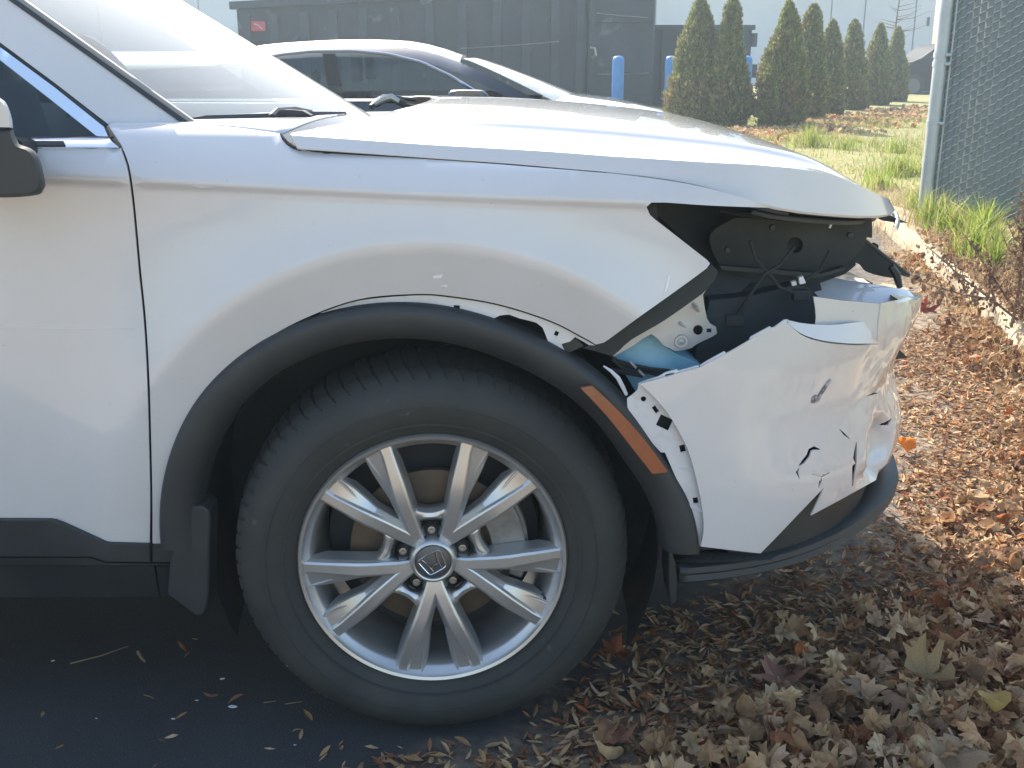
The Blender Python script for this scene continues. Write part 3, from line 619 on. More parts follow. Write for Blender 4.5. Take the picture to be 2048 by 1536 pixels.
def bump_pos(s, z):
    X = np.interp(s, SL, PL[:, 0]); Y = np.interp(s, SL, PL[:, 1])
    e = .004; dx = np.interp(s + e, SL, PL[:, 0]) - np.interp(s - e, SL, PL[:, 0]); dy = np.interp(s + e, SL, PL[:, 1]) - np.interp(s - e, SL, PL[:, 1])
    l = math.hypot(dx, dy) or 1; nx, ny = dy / l, -dx / l
    X = .3 + (X - .3) * (Lz(z) / .74 if X > .3 else 1)
    c = crumple(s, z)
    Y += -.028 * sst(.75, .15, s) + .05 * (z - .55) ** 2 - .012 * sst(.66, .70, z) * 0
    return (X + nx * c, Y + ny * c, z)
SMAX = float(np.interp(.62, PL[:, 1], SL))
def bump_inv(px, py):
    d = ray(px, py)
    def z_at(s):
        z = .55
        for _ in range(6):
            X, Y, _z = bump_pos(s, z); z = CAM[2] + d[2] * (Y - CAM[1]) / d[1]; z = min(max(z, .2), .85)
        return z
    best = None
    prev = None
    for s in np.linspace(0.0, SMAX, 60):
        z = z_at(s); X, Y, _z = bump_pos(s, z); e = X - (CAM[0] + d[0] * (Y - CAM[1]) / d[1])
        if best is None or abs(e) < best[0]: best = (abs(e), s, z)
        if prev is not None and prev[0] < 0 <= e:
            a, b = prev[1], s
            for _ in range(22):
                m = (a + b) / 2; z = z_at(m); X, Y, _z = bump_pos(m, z); e2 = X - (CAM[0] + d[0] * (Y - CAM[1]) / d[1])
                if e2 < 0: a = m
                else: b = m
            return (m, z)
        prev = (e, s)
    return best[1], best[2]
def bcv(l): return [bump_inv(x, y) for x, y in l]
def thin(pts, w):                                                    # a crack: a sliver along a line
    P = [np.array(p, float) for p in pts]; L = []; Rr = []
    for i, p in enumerate(P):
        t = P[min(i + 1, len(P) - 1)] - P[max(i - 1, 0)]; n = np.array([-t[1], t[0]]) / (np.linalg.norm(t) or 1)
        k = w * (.25 if i in (0, len(P) - 1) else 1); L.append(p + n * k); Rr.append(p - n * k)
    return [tuple(p) for p in L + Rr[::-1]]
sC = float(np.interp(YC, PL[:, 1], SL)); sE = float(SL[-1])
crk = [thin([(1640, 899), (1628, 896), (1620, 900), (1616, 912), (1606, 924), (1598, 932)], 3.6), thin([(1598, 936), (1594, 944), (1599, 958)], 2.4),
       thin([(1623, 948), (1643, 952), (1660, 945)], 2.6), thin([(1643, 956), (1641, 962), (1637, 975)], 2.6), thin([(1713, 885), (1709, 925), (1705, 972)], 4.4),
       thin([(1760, 849), (1774, 847), (1783, 838)], 4.0), thin([(1679, 858), (1688, 868), (1700, 878)], 1.8), thin([(1734, 792), (1748, 787), (1756, 786)], 1.8)]
front_bottom = [(sC, .375), (sC + .5, .36), (sE - .3, .34), (sE - .12, .5), (sE - .3, .68), (sC + .3, .695), (sC, .705)]
outer = bcv(spline([(1280, 768, 1), (1305, 790), (1340, 833), (1376, 900), (1398, 980), (1408, 1050), (1402, 1093, 1), (1460, 1100, 1), (1521, 1107, 1), (1560, 1067, 1), (1600, 1025, 1), (1648, 975, 1), (1636, 1002, 1), (1622, 1031, 1), (1680, 1000, 1), (1752, 960, 1)], False, 12))
outer += [(min(.95 * SMAX + .06, outer[-1][0] + .04), outer[-1][1])] + front_bottom
top = bcv(spline([(1800, 600, 1), (1762, 606, 1), (1757, 640, 1), (1754, 690, 1), (1700, 690), (1640, 683), (1600, 668), (1574, 644, 1), (1541, 657, 1), (1500, 680, 1), (1452, 708, 1), (1400, 735, 1), (1360, 746, 1), (1320, 757, 1), (1280, 768, 1)], False, 12))[:-1]
outer += top
bumper = sheet('bumper_cover', [outer] + [bcv(c) for c in crk], bump_pos, PAINT, suv, thick=.004, step=.012, tvec=lambda s, z: (-(1 - abs(1 - 2 * min(s, sE) / sE)) , .6, 0), angle=60)
s0_, s1_ = bump_inv(1690, 650)[0], bump_inv(1768, 650)[0]
corner = bcv(spline([(1642, 598, 1), (1700, 606, 1), (1770, 608, 1), (1772, 700, 1), (1700, 705, 1), (1640, 690, 1), (1647, 640)], True, 12))
sheet('bumper_corner', [corner], lambda s, z: tuple(np.array(bump_pos(s, z)) + np.array([-.008, .020, 0]) * sst(s1_, s0_, s)), PAINT, suv, thick=.004, step=.012, angle=60)
back = bcv(spline([(1420, 760, 1), (1560, 690, 1), (1720, 720, 1), (1760, 900, 1), (1640, 970, 1), (1420, 1060, 1)], True, 40))
sheet('crack_shade_backing', [back], lambda s, z: tuple(np.array(bump_pos(s, z)) + np.array([-.03, .035, 0])), DARK, suv, thick=.004, step=.05)  # dark sheet added so the cracks show black, as if in shade
def on_bumper(name, pts, m, off=.0012): return sheet(name, [bcv(pts)], lambda s, z: tuple(np.array(bump_pos(s, z)) + np.array([off * .4, -off, 0])), m, suv, thick=.0006, step=.01)
on_bumper('scuff_mark', [(1659, 757), (1662, 760), (1652, 778), (1643, 790), (1637, 803), (1627, 807), (1622, 801), (1630, 797), (1638, 786), (1645, 775)], SCUFF)
on_bumper('scuff_mark', [(1624, 793), (1631, 789), (1635, 795), (1630, 806), (1622, 806)], SCUFF, .0016)
# upper ledge of the bumper, folded back
lo = spline([(1604, 553, 1), (1640, 552), (1730, 566), (1818, 581, 1), (1834, 600), (1834, 606, 1), (1760, 608), (1700, 607), (1655, 602), (1640, 597, 1), (1626, 582), (1612, 570)], True, 12)
def S_ledge(X, Z): return .09 + .5 * max(0, X - .62) ** 1.2 + 2.2 * (Z - .725)
side_panel('bumper_ledge', [(p[0], p[1], 1) for p in lo], S_ledge, PAINT, suv, thick=.004, step=.02)
side_panel('ledge_tab', [(1583, 564, 1), (1592, 562, 1), (1594, 570, 1), (1585, 572, 1)], lambda X, Z: .13, PAINT_IN, suv, thick=.01)
side_panel('ledge_tab', [(1598, 556, 1), (1606, 552, 1), (1612, 566, 1), (1600, 569, 1)], lambda X, Z: .12, PAINT_IN, suv, thick=.01)
_lp = [bump_pos(*bump_inv(x, 686)) for x in range(1570, 1770, 20)]; LX, LY, LZ_ = [[q[i] for q in _lp] for i in range(3)]
# the curled skin above the crease, facing up
side_panel('bumper_lip', [(1574, 640, 1), (1600, 646), (1637, 650), (1675, 650), (1721, 644), (1738, 646, 1), (1752, 686, 1), (1700, 687), (1640, 680), (1600, 666), (1578, 648, 1)], lambda X, Z: np.interp(X, LX, LY) - .006 + .45 * (Z - np.interp(X, LX, LZ_)), PAINT, suv, thick=.004, step=.012)
# flanges with slots: along the top edge and the wheel-arch edge
flo = [(1277, 767, 1), (1290, 762, 1), (1318, 753, 1), (1331, 745, 1), (1354, 739, 1), (1357, 742, 1), (1397, 731, 1), (1398, 736, 1), (1360, 747, 1), (1320, 758, 1), (1281, 770, 1)]
flo2 = [(1400, 731, 1), (1418, 720, 1), (1449, 703, 1), (1453, 707, 1), (1498, 682, 1), (1501, 674, 1), (1540, 653, 1), (1545, 657, 1), (1568, 640, 1), (1576, 639, 1), (1574, 644, 1), (1541, 662, 1), (1500, 685, 1), (1452, 713, 1), (1402, 739, 1)]
def S_b(dy): return lambda X, Z: plan(X, Lz(Z)) - .026 * sst(1.05, .45, X) + .05 * (Z - .55) ** 2 + dy
side_panel('bumper_flange', flo, S_b(.004), PAINT_IN, suv, thick=.004, step=.03, holes=[rect_px(1339, 749, 17, 4.5, -14)])
side_panel('bumper_flange', flo2, S_b(.004), PAINT_IN, suv, thick=.004, step=.03, holes=[rect_px(1423, 724, 18, 4, -30), rect_px(1520, 671, 22, 5, -29)])
arch = [(1277, 768, 1), (1275, 780), (1264, 790), (1254, 797), (1255, 815, 1), (1272, 845), (1295, 875), (1322, 905, 1), (1330, 905, 1), (1345, 940), (1372, 1000), (1388, 1060), (1400, 1093, 1), (1410, 1050), (1400, 980), (1378, 900), (1342, 833), (1306, 790), (1284, 770, 1)]
side_panel('bumper_arch_flange', arch, S_b(.016), PAINT_IN, suv, thick=.003, step=.012,
           holes=[circ_px(1287, 798, 5.5), rect_px(1311, 819, 8, 15, -35), rect_px(1329, 845, 27, 24, 25), rect_px(1365, 897, 11, 14, -12), rect_px(1391, 1001, 10, 12, -8)])
side_panel('flange_backing', [(1262, 800, 1), (1300, 790, 1), (1350, 840), (1390, 920), (1408, 1060, 1), (1385, 1060, 1), (1340, 950, 1)], S_b(.045), CAVITY, suv, thick=.01, step=.04)
for l in ([(1358, 935), (1385, 936), (1400, 945)], [(1375, 1010), (1390, 1012), (1404, 1020)]):
    MB().tube([at(x, y, .0) for x, y in l], .006, 6).build('flange_rib', PAINT_IN, suv)
# black lower valance and spoiler lip
val = MB().grid([[(lambda X, Y: (X, Y + .012, z))(*(lambda p: (.3 + (p[0] - .3) * (.955 - .3 * (.44 - z)), p[1] + .02))(PL[i])) for z in np.linspace(.325, .46, 8)] for i in range(22, 190, 3)])
solidify(val.build('lower_valance', BLACKPL, suv), .01)
prof = [(-.04, .356), (.006, .354), (.016, .350), (.019, .340), (.012, .333), (.016, .322), (.008, .316), (-.04, .318)]
sp_ = MB(); P = []
for i in list(range(14, 190, 2)):
    X, Y = PL[i]; t = PL[i + 1] - PL[i - 1]; t = t / np.linalg.norm(t); nx, ny = t[1], -t[0]
    k = .92 + .085 * sst(.05, .45, Y); X = .3 + (X - .3) * k
    P.append([(X + nx * o, Y + .035 + ny * o, z - .012 + .012 * sst(.0, .5, Y)) for o, z in prof])
sp_.grid(P); solidify(sp_.build('spoiler_lip', BLACKPL, suv, angle=50), .006)
MB().prism([at(x, y, .03) for x, y in ((1338, 1098), (1350, 1122), (1356, 1160), (1352, 1205), (1342, 1212), (1337, 1170))], (0, .10, 0)).build('air_deflector', BLACKPL, suv, bevel=.003)
side_panel('valance_step', [(1352, 1124, 1), (1390, 1108, 1), (1500, 1112, 1), (1560, 1108, 1), (1540, 1120, 1), (1400, 1126, 1)], lambda X, Z: .03 + 1.6 * (Z - .345), BLACKPL, suv, thick=.01, step=.02, holes=[circ_px(1427, 1115, 4, 10, .6), circ_px(1488, 1114, 4, 10, .6)])
side_panel('splash_panel', [(1340, 1000, 1), (1384, 1060, 1), (1400, 1110, 1), (1345, 1105, 1), (1300, 1010, 1)], lambda X, Z: .035, LINER, suv, thick=.01, step=.05)
side_panel('bumper_hook', [(1800, 668, 1), (1812, 650), (1808, 680), (1800, 700), (1816, 716, 1), (1795, 718, 1), (1700, 720, 1), (1700, 680, 1)], lambda X, Z: .60, BLACKPL, suv, thick=.02)
for l in ([(1338, 546), (1340, 556), (1336, 575), (1328, 590), (1331, 575), (1335, 558)], [(380, 370), (400, 372), (430, 374), (402, 376)], [(865, 552), (886, 549), (882, 556), (868, 557)], [(878, 572), (893, 570), (896, 574)], [(-40, 655), (120, 655.2), (270, 657), (120, 656.6)]):  # pale slivers: scratches, plus highlights painted on the fender
    side_panel('scratch_and_glint', [(x, y, 1) for x, y in l], lambda X, Z: S_side(X, Z) - .0012, SCRATCH_GLINT, suv, thick=.0006, step=.02)
# ================================================================== the setting
kerb_tab = [(-6, 1.05), (0, 1.93), (2.62, 2.33), (6.2, 2.9), (10, 3.0), (14, 2.4), (18, 1.0), (24, -3), (40, -12)]
def kerb_x(y): return lerp_tab(kerb_tab, y)
lit_tab = [(-3, -1.2), (-.6, -.55), (-.05, -.04), (.25, .31), (.47, .50), (.60, .72), (1.12, 1.15), (2.0, 1.5), (3.0, 1.8), (6.0, 2.4), (9, 2.7)]
def lit_x(y): return lerp_tab(lit_tab, y)
def asphalt_mat():
    m = mat('asphalt_with_soil', (.030, .034, .039), .85, vary=(3, (.042, .046, .05), .35, .7), bump=(260, .004, .9), vary2=(170, (.075, .08, .085), .58, .74))
    nt = m.node_tree; b = nt.nodes['Principled BSDF']; col = b.inputs['Base Color'].links[0].from_socket
    tc = nd(nt, 'ShaderNodeTexCoord')
    sepa = nd(nt, 'ShaderNodeSeparateXYZ'); nt.links.new(tc.outputs['Object'], sepa.inputs[0])
    n = nd(nt, 'ShaderNodeTexNoise'); n.inputs['Scale'].default_value = 5; n.inputs['Detail'].default_value = 10; nt.links.new(tc.outputs['Object'], n.inputs['Vector'])
    # soil begins along a slanting line in front of the wheel
    y1 = nd(nt, 'ShaderNodeMath', operation='MULTIPLY'); y1.inputs[1].default_value = .95; nt.links.new(sepa.outputs[1], y1.inputs[0])
    y2 = nd(nt, 'ShaderNodeMath', operation='MULTIPLY_ADD'); y2.inputs[1].default_value = .33; y2.inputs[2].default_value = .62; nt.links.new(sepa.outputs[1], y2.inputs[0])
    ym = nd(nt, 'ShaderNodeMath', operation='MINIMUM'); nt.links.new(y1.outputs[0], ym.inputs[0]); nt.links.new(y2.outputs[0], ym.inputs[1])
    a = nd(nt, 'ShaderNodeMath', operation='SUBTRACT'); nt.links.new(sepa.outputs[0], a.inputs[0]); nt.links.new(ym.outputs[0], a.inputs[1])
    b2 = nd(nt, 'ShaderNodeMath', operation='MULTIPLY_ADD'); b2.inputs[1].default_value = .9; nt.links.new(n.outputs['Fac'], b2.inputs[0]); nt.links.new(a.outputs[0], b2.inputs[2])
    mr = nd(nt, 'ShaderNodeMapRange'); mr.inputs[1].default_value = .42; mr.inputs[2].default_value = .80; nt.links.new(b2.outputs[0], mr.inputs[0])
    n2 = nd(nt, 'ShaderNodeTexNoise'); n2.inputs['Scale'].default_value = 28; n2.inputs['Detail'].default_value = 8; nt.links.new(tc.outputs['Object'], n2.inputs['Vector'])
    rp = nd(nt, 'ShaderNodeValToRGB'); rp.color_ramp.elements[0].color = (.06, .045, .035, 1); rp.color_ramp.elements[1].color = (.32, .24, .16, 1); rp.color_ramp.elements[0].position = .35; rp.color_ramp.elements[1].position = .7
    nt.links.new(n2.outputs['Fac'], rp.inputs[0])
    mx = nd(nt, 'ShaderNodeMix', data_type='RGBA'); nt.links.new(mr.outputs[0], mx.inputs[0]); nt.links.new(col, mx.inputs[6]); nt.links.new(rp.outputs[0], mx.inputs[7])
    nt.links.new(mx.outputs[2], b.inputs['Base Color'])
    return m
gm = MB(); g = 400
gm.add([(-g, -g, 0), (g, -g, 0), (g, g, 0), (-g, g, 0)], [(0, 1, 2, 3)]); gm.build('ground', asphalt_mat(), smooth=False, kind='structure')
VERGE = mat('dry_tan_verge', (.41, .33, .23), .95, vary=(1.5, (.34, .25, .15), .35, .65), vary2=(20, (.22, .15, .09), .5, .7))
MB().grid([[(x, y, .006 + .02 * noise.noise(Vector((x, y, 0))) ** 2) for x in np.linspace(-40, 40, 60)] for y in (-2.1, -2.6, -3.2, -4, -6, -9, -14, -20, -30)]).build('dry_verge', VERGE, kind='structure')
ys = np.concatenate([np.arange(-6, 12, .12), np.arange(12, 40, 1.0)])
CONC = mat('weathered_concrete', (.42, .35, .24), .9, vary=(9, (.27, .21, .14), .38, .66), bump=(60, .006, .6), vary2=(45, (.22, .17, .11), .6, .8))
kp = [(-.02, -.02), (.0, .10), (.03, .125), (.15, .13), (.17, .12), (.17, -.02)]
MB().grid([[(kerb_x(y) + dx + .05 * noise.noise(Vector((y * 2.3, dz * 4, 0))), y, dz + .035 * noise.noise(Vector((y * 3, dx * 4, dz * 5)))) for dx, dz in kp] for y in ys if y < 20]).build('kerb', CONC, kind='structure')
def bank_z(x, y):
    d = x - kerb_x(y) - .16
    return .115 + .05 * sst(0, 1.2, d) + .05 * noise.noise(Vector((x * .7, y * .7, 0))) * sst(0, .5, d) + .015 * noise.noise(Vector((x * 3, y * 3, 2))) * sst(0, .4, d)
SOIL = mat('dry_grass_soil', (.26, .22, .09), .95, vary=(4, (.19, .21, .06), .4, .62), bump=(40, .02, .7), vary2=(25, (.10, .075, .05), .52, .7))
us = np.concatenate([np.linspace(0, 6, 40), np.linspace(7, 60, 22)])
MB().grid([[(kerb_x(y) + .16 + u, y, bank_z(kerb_x(y) + .16 + u, y)) for u in us] for y in ys]).build('grass_bank', SOIL, kind='structure')
# ------------------------------------------------------------------ far building with upright wall panels
WALLM = mat('pale_metal_cladding', (.62, .63, .62), .6, vary=(.5, (.56, .57, .57), .4, .65))
bld = empty('warehouse', (0, 0, 0), label='long pale metal-clad warehouse behind the trees and containers', cat='building')
BY = 46.0
def bx(px): return at(px, 60, BY)[0]
seams = [-900, -600, -300, 0, 200, 400, 560, 700, 850, 1000, 1150, 1310, 1474, 1574, 1660, 1727, 1828, 1868]
# the long wall runs straight across, then turns back at its right corner
for a, b in zip(seams, seams[1:]):
    x0, x1 = bx(a), bx(b); MB().box(x0 + .025, x1 - .025, BY, BY + .25, 0, 3.75).build('wall_panel', WALLM, bld, smooth=False, bevel=.02)
MB().box(bx(-900), bx(1868), BY + .18, BY + .5, 0, 3.7).build('wall_backing', mat('wall_joint', (.30, .31, .32), .8), bld, smooth=False)
MB().box(bx(-900), bx(1872), BY - .25, BY + .4, 3.76, 4.1).build('roof_trim', WALLM, bld, smooth=False)
MB().box(bx(-900), bx(1868), BY + .5, BY + 22, 0, 3.9).build('building_body', WALLM, bld, smooth=False)
MB().box(bx(1828) + .5, bx(1828) + .6, BY - .06, BY, 2.4, 2.75).build('wall_lamp', BLACKPL, bld, smooth=False)
# ------------------------------------------------------------------ containers
CONT = mat('faded_black_container', (.020, .030, .040), .65, vary=(1.2, (.034, .045, .056), .4, .65), vary2=(2.2, (.10, .115, .12), .64, .70), bump=(20, .01, .3))
cont = empty('roll_off_container', (0, 0, 0), label='large dark ribbed roll-off container behind the black sedan', cat='container')
CY = 21.0
xl, xr = at(476, 60, CY)[0], at(1174, 60, CY)[0]; xe = at(1306, 60, CY)[0]
ctop = at(700, -60, CY)[2]
def top_z(x):
    return at(470, 17, CY)[2] + (x - xl) * .055
MB().add([(xl, CY, .3), (xr, CY, .3), (xr, CY, top_z(xr)), (xl, CY, top_z(xl)), (xl, CY + 2.4, .3), (xr, CY + 2.4, .3), (xr, CY + 2.4, top_z(xr)), (xl, CY + 2.4, top_z(xl))],
         [(0, 1, 2, 3), (5, 4, 7, 6), (0, 3, 7, 4), (1, 5, 6, 2), (0, 4, 5, 1)]).build('side_wall', CONT, cont, smooth=False)
for px in (496, 552, 612, 668, 728, 792, 860, 926, 994, 1052, 1110, 1160):
    x = at(px, 60, CY)[0]; MB().box(x - .09, x + .09, CY - .20, CY, .3, top_z(x) - .14).build('rib', CONT, cont, smooth=False, bevel=.015)
MB().add([(xl - .1, CY - .16, top_z(xl) - .02), (xr, CY - .16, top_z(xr) - .02), (xr, CY - .16, top_z(xr) + .12), (xl - .1, CY - .16, top_z(xl) + .12), (xl - .1, CY + .1, top_z(xl) - .02), (xr, CY + .1, top_z(xr) - .02), (xr, CY + .1, top_z(xr) + .12), (xl - .1, CY + .1, top_z(xl) + .12)],
         [(0, 1, 2, 3), (5, 4, 7, 6), (0, 3, 7, 4), (1, 5, 6, 2), (0, 4, 5, 1), (3, 2, 6, 7)]).build('top_rail', CONT, cont, smooth=False)
MB().box(xr + .02, xe, CY - .25, CY + 2.6, .1, ctop).build('compactor_head', CONT, cont, smooth=False, bevel=.03)
MB().box(xr + .10, xe - .05, CY - .31, CY - .25, at(1200, 45, CY)[2], at(1200, 36, CY)[2]).build('head_rail', CONT, cont, smooth=False)
MB().box(xr + .05, xr + .13, CY - .34, CY - .25, .2, ctop - .1).build('door_post', CONT, cont, smooth=False)
hk = at(1186, 105, CY - .4); MB().tube([hk + np.array(q) for q in ((-.05, 0, .1), (.03, -.05, .08), (.05, -.05, -.05), (-.02, 0, -.1))], .025, 6).build('latch_hook', STEEL, cont)
for (x0, y0, x1, y1) in ((1193, 26, 1296, 35), (1196, 148, 1300, 146), (920, 97, 1118, 83)):
    a, b = at(x0, y0, CY - .33), at(x1, y1, CY - .33); MB().tube([a, (a + b) / 2 + np.array([0, 0, -.01]), b], .010, 5).build('hanging_cable', STEEL, cont)
cr = at(518, 52, CY - .15); RED = mat('red_sign', (.62, .06, .06), .5)
MB().box(cr[0] - .16, cr[0] + .13, CY - .17, CY - .13, cr[2] - .10, cr[2] + .09).build('red_plate', RED, cont, smooth=False, bevel=.02)
MB().tube([at(508, 48, CY - .19), at(516, 50, CY - .19), at(524, 58, CY - .19)], .012, 5).build('red_plate_mark', WALLM, cont)
cont2 = empty('open_top_dumpster', (0, 0, 0), label='smaller dark dumpster partly hidden by the first pair of evergreens', cat='dumpster')
x0, x1 = at(1309, 60, 23)[0], at(1504, 60, 23)[0]; zt = at(1400, 50, 23)[2]
MB().box(x0, x1, 23, 25.2, .2, zt - .08).build('side_wall', CONT, cont2, smooth=False)
MB().box(x0 - .03, x1 + .05, 22.9, 25.3, zt - .10, zt).build('top_rail', CONT, cont2, smooth=False)
for px in (1330, 1385, 1440, 1490):
    x = at(px, 60, 23)[0]; MB().box(x - .06, x + .06, 22.9, 23, .2, zt - .12).build('rib', CONT, cont2, smooth=False)
for py in (80, 142):
    c = at(1508, py, 22.95); MB().box(c[0] - .05, c[0] + .06, 22.9, 23.05, c[2] - .14, c[2] + .14).build('hinge', CONT, cont2, smooth=False)
# ------------------------------------------------------------------ blue bollards
BLUE = mat('blue_bollard_sleeve', (.05, .22, .55), .45, vary=(3, (.07, .27, .60), .4, .7))
for px, Yb, lab in ((1237, 18.6, 'blue rounded bollard in the open, left of the evergreens'), (1343, 18.9, 'blue bollard showing beside the left edge of the first evergreen'), (1494, 19.3, 'blue bollard showing between the second and third evergreens')):
    p = at(px, 112, Yb); r = .108
    prof = [(r, 0), (r, p[2] - .09), (r * .93, p[2] - .04), (r * .72, p[2] - .01), (r * .4, p[2]), (.002, p[2] + .005)]
    v = []; f = []; n = 24
    for i in range(n):
        for rr, z in prof: v.append((p[0] + rr * math.cos(2 * math.pi * i / n), Yb + rr * math.sin(2 * math.pi * i / n), z))
    f = [(i * 6 + j, ((i + 1) % n) * 6 + j, ((i + 1) % n) * 6 + j + 1, i * 6 + j + 1) for i in range(n) for j in range(5)]
    link('bollard', mesh('bollard', v, f, True, 60), BLUE, None, lab, 'bollard', 'blue bollards by the containers')
# ------------------------------------------------------------------ black sedan in the next row
sed = empty('black_sedan', (0, 0, 0), label='black sedan with chrome window line parked beyond the white SUV', cat='sedan')
SY = 5.4
def spx(px, py, dy=0): return at(px, py, SY + dy)
def prof_z(tab): return smooth_tab(tab)
s_roof = [(spx(x, y, .32)[0], spx(x, y, .32)[2]) for x, y in ((430, 102), (500, 88), (580, 81), (660, 77), (740, 77), (820, 82), (870, 93), (920, 110))]
s_dlo = [(spx(x, y)[0], spx(x, y)[2]) for x, y in ((430, 130), (560, 108), (620, 102), (700, 101), (770, 107), (840, 124), (900, 152), (945, 180), (966, 197))]
belt = spx(850, 199)[2]
roof_f = smooth_tab(s_roof)
X0, X1 = s_roof[0][0], s_roof[-1][0]
WC = spx(1112, 199, .55)                                            # base of the screen
NOSE_X = WC[0] + 1.18
def hood_z(x): return lerp_tab([(WC[0] - .3, WC[2] + .01), (WC[0] + .1, WC[2] - .002), (WC[0] + .45, WC[2] - .045), (WC[0] + .8, WC[2] - .12), (NOSE_X - .1, WC[2] - .24), (NOSE_X, WC[2] - .34)], x)
SW = 1.84; SYC = SY + SW / 2
# roof with rail drop
MB().grid([[(x, SYC + v * (.60 + .02), roof_f(x) - .045 * abs(v) ** 3) for v in np.linspace(-1, 1, 14)] for x in np.linspace(X0 - 1.2, X1, 24)]).build('roof', BLACKGLOSS, sed)
rail = []
for x in np.linspace(X0 - 1.0, X1, 20): rail.append([(x, SYC - .62, roof_f(x) - .045), (x, SYC - .70, roof_f(x) - .075), (x, SYC - .76, roof_f(x) - .115)])
for t in np.linspace(.08, 1, 12):
    x = X1 + (WC[0] - .02 - X1) * t; z = roof_f(X1) + (WC[2] - roof_f(X1)) * (t ** 1.12)
    rail.append([(x, SYC - .66 - .14 * t, z - .050), (x - .01, SYC - .70 - .11 * t, z - .070 - .01 * t), (x - .03, SYC - .76 - .07 * t, z - .105 - .02 * t)])
MB().grid(rail).build('roof_rail', BLACKGLOSS, sed)
sg = [(x, z) for x, z in s_dlo]
gl_poly = [(X0 - .8, .02 + SY + .12, s_dlo[0][1] - .05)] + [(x, SY + .10 + .05 * (z - belt), z) for x, z in sg] + [(X0 - .8, SY + .04, belt)]
MB().add(gl_poly, [tuple(range(len(gl_poly)))]).build('side_window', SIDEGL, sed, smooth=False)
MB().tube([(x, SY + .075 + .05 * (z - belt), z) for x, z in [(a, b) for a, b in zip(*[np.interp(np.linspace(0, 8, 40), range(9), [q[i] for q in sg]) for i in (0, 1)])]], .0105, 6).build('chrome_window_line', CHROME, sed)
MB().box(X0 - .8, spx(985, 199)[0], SY + .035, SY + .06, belt - .012, belt + .004).build('belt_moulding', CHROME, sed, smooth=False)
bpx = spx(668, 150)[0]; MB().add([(bpx - .05, SY + .085, belt), (bpx + .05, SY + .085, belt), (bpx + .0, SY + .085, spx(668, 107)[2]), (bpx - .08, SY + .085, spx(668, 107)[2])], [(0, 1, 2, 3)]).build('door_pillar', BLACKPL, sed, smooth=False)
bs = MB().grid([[(x, SY + .06 * (1 - sst(.2, .6, z)) + .10 * sst(NOSE_X - .6, NOSE_X, x) + (.05 * sst(belt - .1, belt, z)), min(z, hood_z(x) - .01 if x > WC[0] - .3 else 9)) for z in (.22, .35, .5, .65, .78, .88, belt - .03, belt)] for x in np.linspace(X0 - 2.2, NOSE_X - .05, 50)])
bs.build('body_side', BLACKGLOSS, sed)
MB().grid([[(x, SYC + v * (.86 - .10 * sst(NOSE_X - .5, NOSE_X, x)), hood_z(x) + .05 * (1 - abs(v) ** 2.5) - .012) for v in np.linspace(-1, 1, 18)] for x in np.linspace(WC[0] - .1, NOSE_X, 20)]).build('hood', BLACKGLOSS, sed)
MB().grid([[(NOSE_X + .04 * math.cos(1.5 * v) + .03 * (z < .6), SYC + v * .8, z) for z in np.linspace(.22, hood_z(NOSE_X), 6)] for v in np.linspace(-1, 1, 12)]).build('front_bumper', BLACKGLOSS, sed)
MB().grid([[(X1 + .02 + (WC[0] - X1) * t + .24 * (1 - v * v) * (.35 + .65 * t), SYC + v * (.62 + .15 * t), roof_f(X1) - .02 + (WC[2] - roof_f(X1)) * t ** 1.1) for t in np.linspace(0, 1, 10)] for v in np.linspace(-1, 1, 18)]).build('windscreen', SCREEN, sed)
MB().box(X0 - 2.2, NOSE_X - .2, SY + .12, SY + SW - .12, .2, .70).build('floor_pan', DARK, sed, smooth=False)
MB().grid([[(x, SY + SW - .02, min(z, hood_z(x) - .02 if x > WC[0] - .3 else 9)) for z in (.3, .7, belt)] for x in np.linspace(X0 - 2.2, NOSE_X - .1, 26)]).build('far_body_side', BLACKGLOSS, sed)
for w in (-1.75, .95):
    for yy in (SY + .03, SY + SW - .03):
        mb = MB().lathe([(.20, .06), (.215, -.01), (.31, -.015), (.325, .03), (.325, .19), (.2, .2)], 40, c=(WC[0] + w - .3, yy, .325)); mb.build('tyre', TYRE, sed)
        MB().lathe([(.215, .0), (.19, .02), (.05, .005), (.001, .0)], 20, c=(WC[0] + w - .3, yy, .325)).build('wheel_rim', ALLOY, sed)
MB().box(spx(700, 0)[0], spx(900, 0)[0], SY + .2, SY + 1.6, .7, belt - .03).build('cabin_floor', DARK, sed, smooth=False)
for yy in (.35, 1.1):
    c = spx(705, 140, .45); MB().grid([[(c[0] - .35 + .12 * t, SY + yy + .20 * w, .75 + .40 * t - .05 * w * w) for w in np.linspace(-1, 1, 7)] for t in np.linspace(0, 1, 6)]).build('seat', FABRIC, sed)
    hh = spx(708, 125, .4); solidify(MB().grid([[(hh[0], SY + yy + .1 * w, hh[2] - .12 + .15 * t) for w in np.linspace(-1, 1, 5)] for t in np.linspace(0, 1, 4)]).build('headrest', FABRIC, sed), .05)
def mir(pts, Ys, m, name):
    o = spline(pts, True, 8); P = np.array(o); c = P.mean(0); loops = [[tuple(at(*(c + (p - c) * k), Y)) for p in P] for Y, k in Ys]
    n = len(P); v = [q for l in loops for q in l]; f = [(i * n + j, i * n + (j + 1) % n, (i + 1) * n + (j + 1) % n, (i + 1) * n + j) for i in range(len(loops) - 1) for j in range(n)] + [tuple(range(n)), tuple(range((len(loops) - 1) * n, len(loops) * n))]
    return link(name, mesh(name, v, f, True, 50), m, sed)
mir([(897, 196), (896, 186), (906, 180), (940, 179), (968, 181), (977, 190), (981, 199), (940, 199)], [(SY - .17, .8), (SY - .15, 1), (SY - .02, 1), (SY + .01, .85)], BLACKGLOSS, 'mirror')
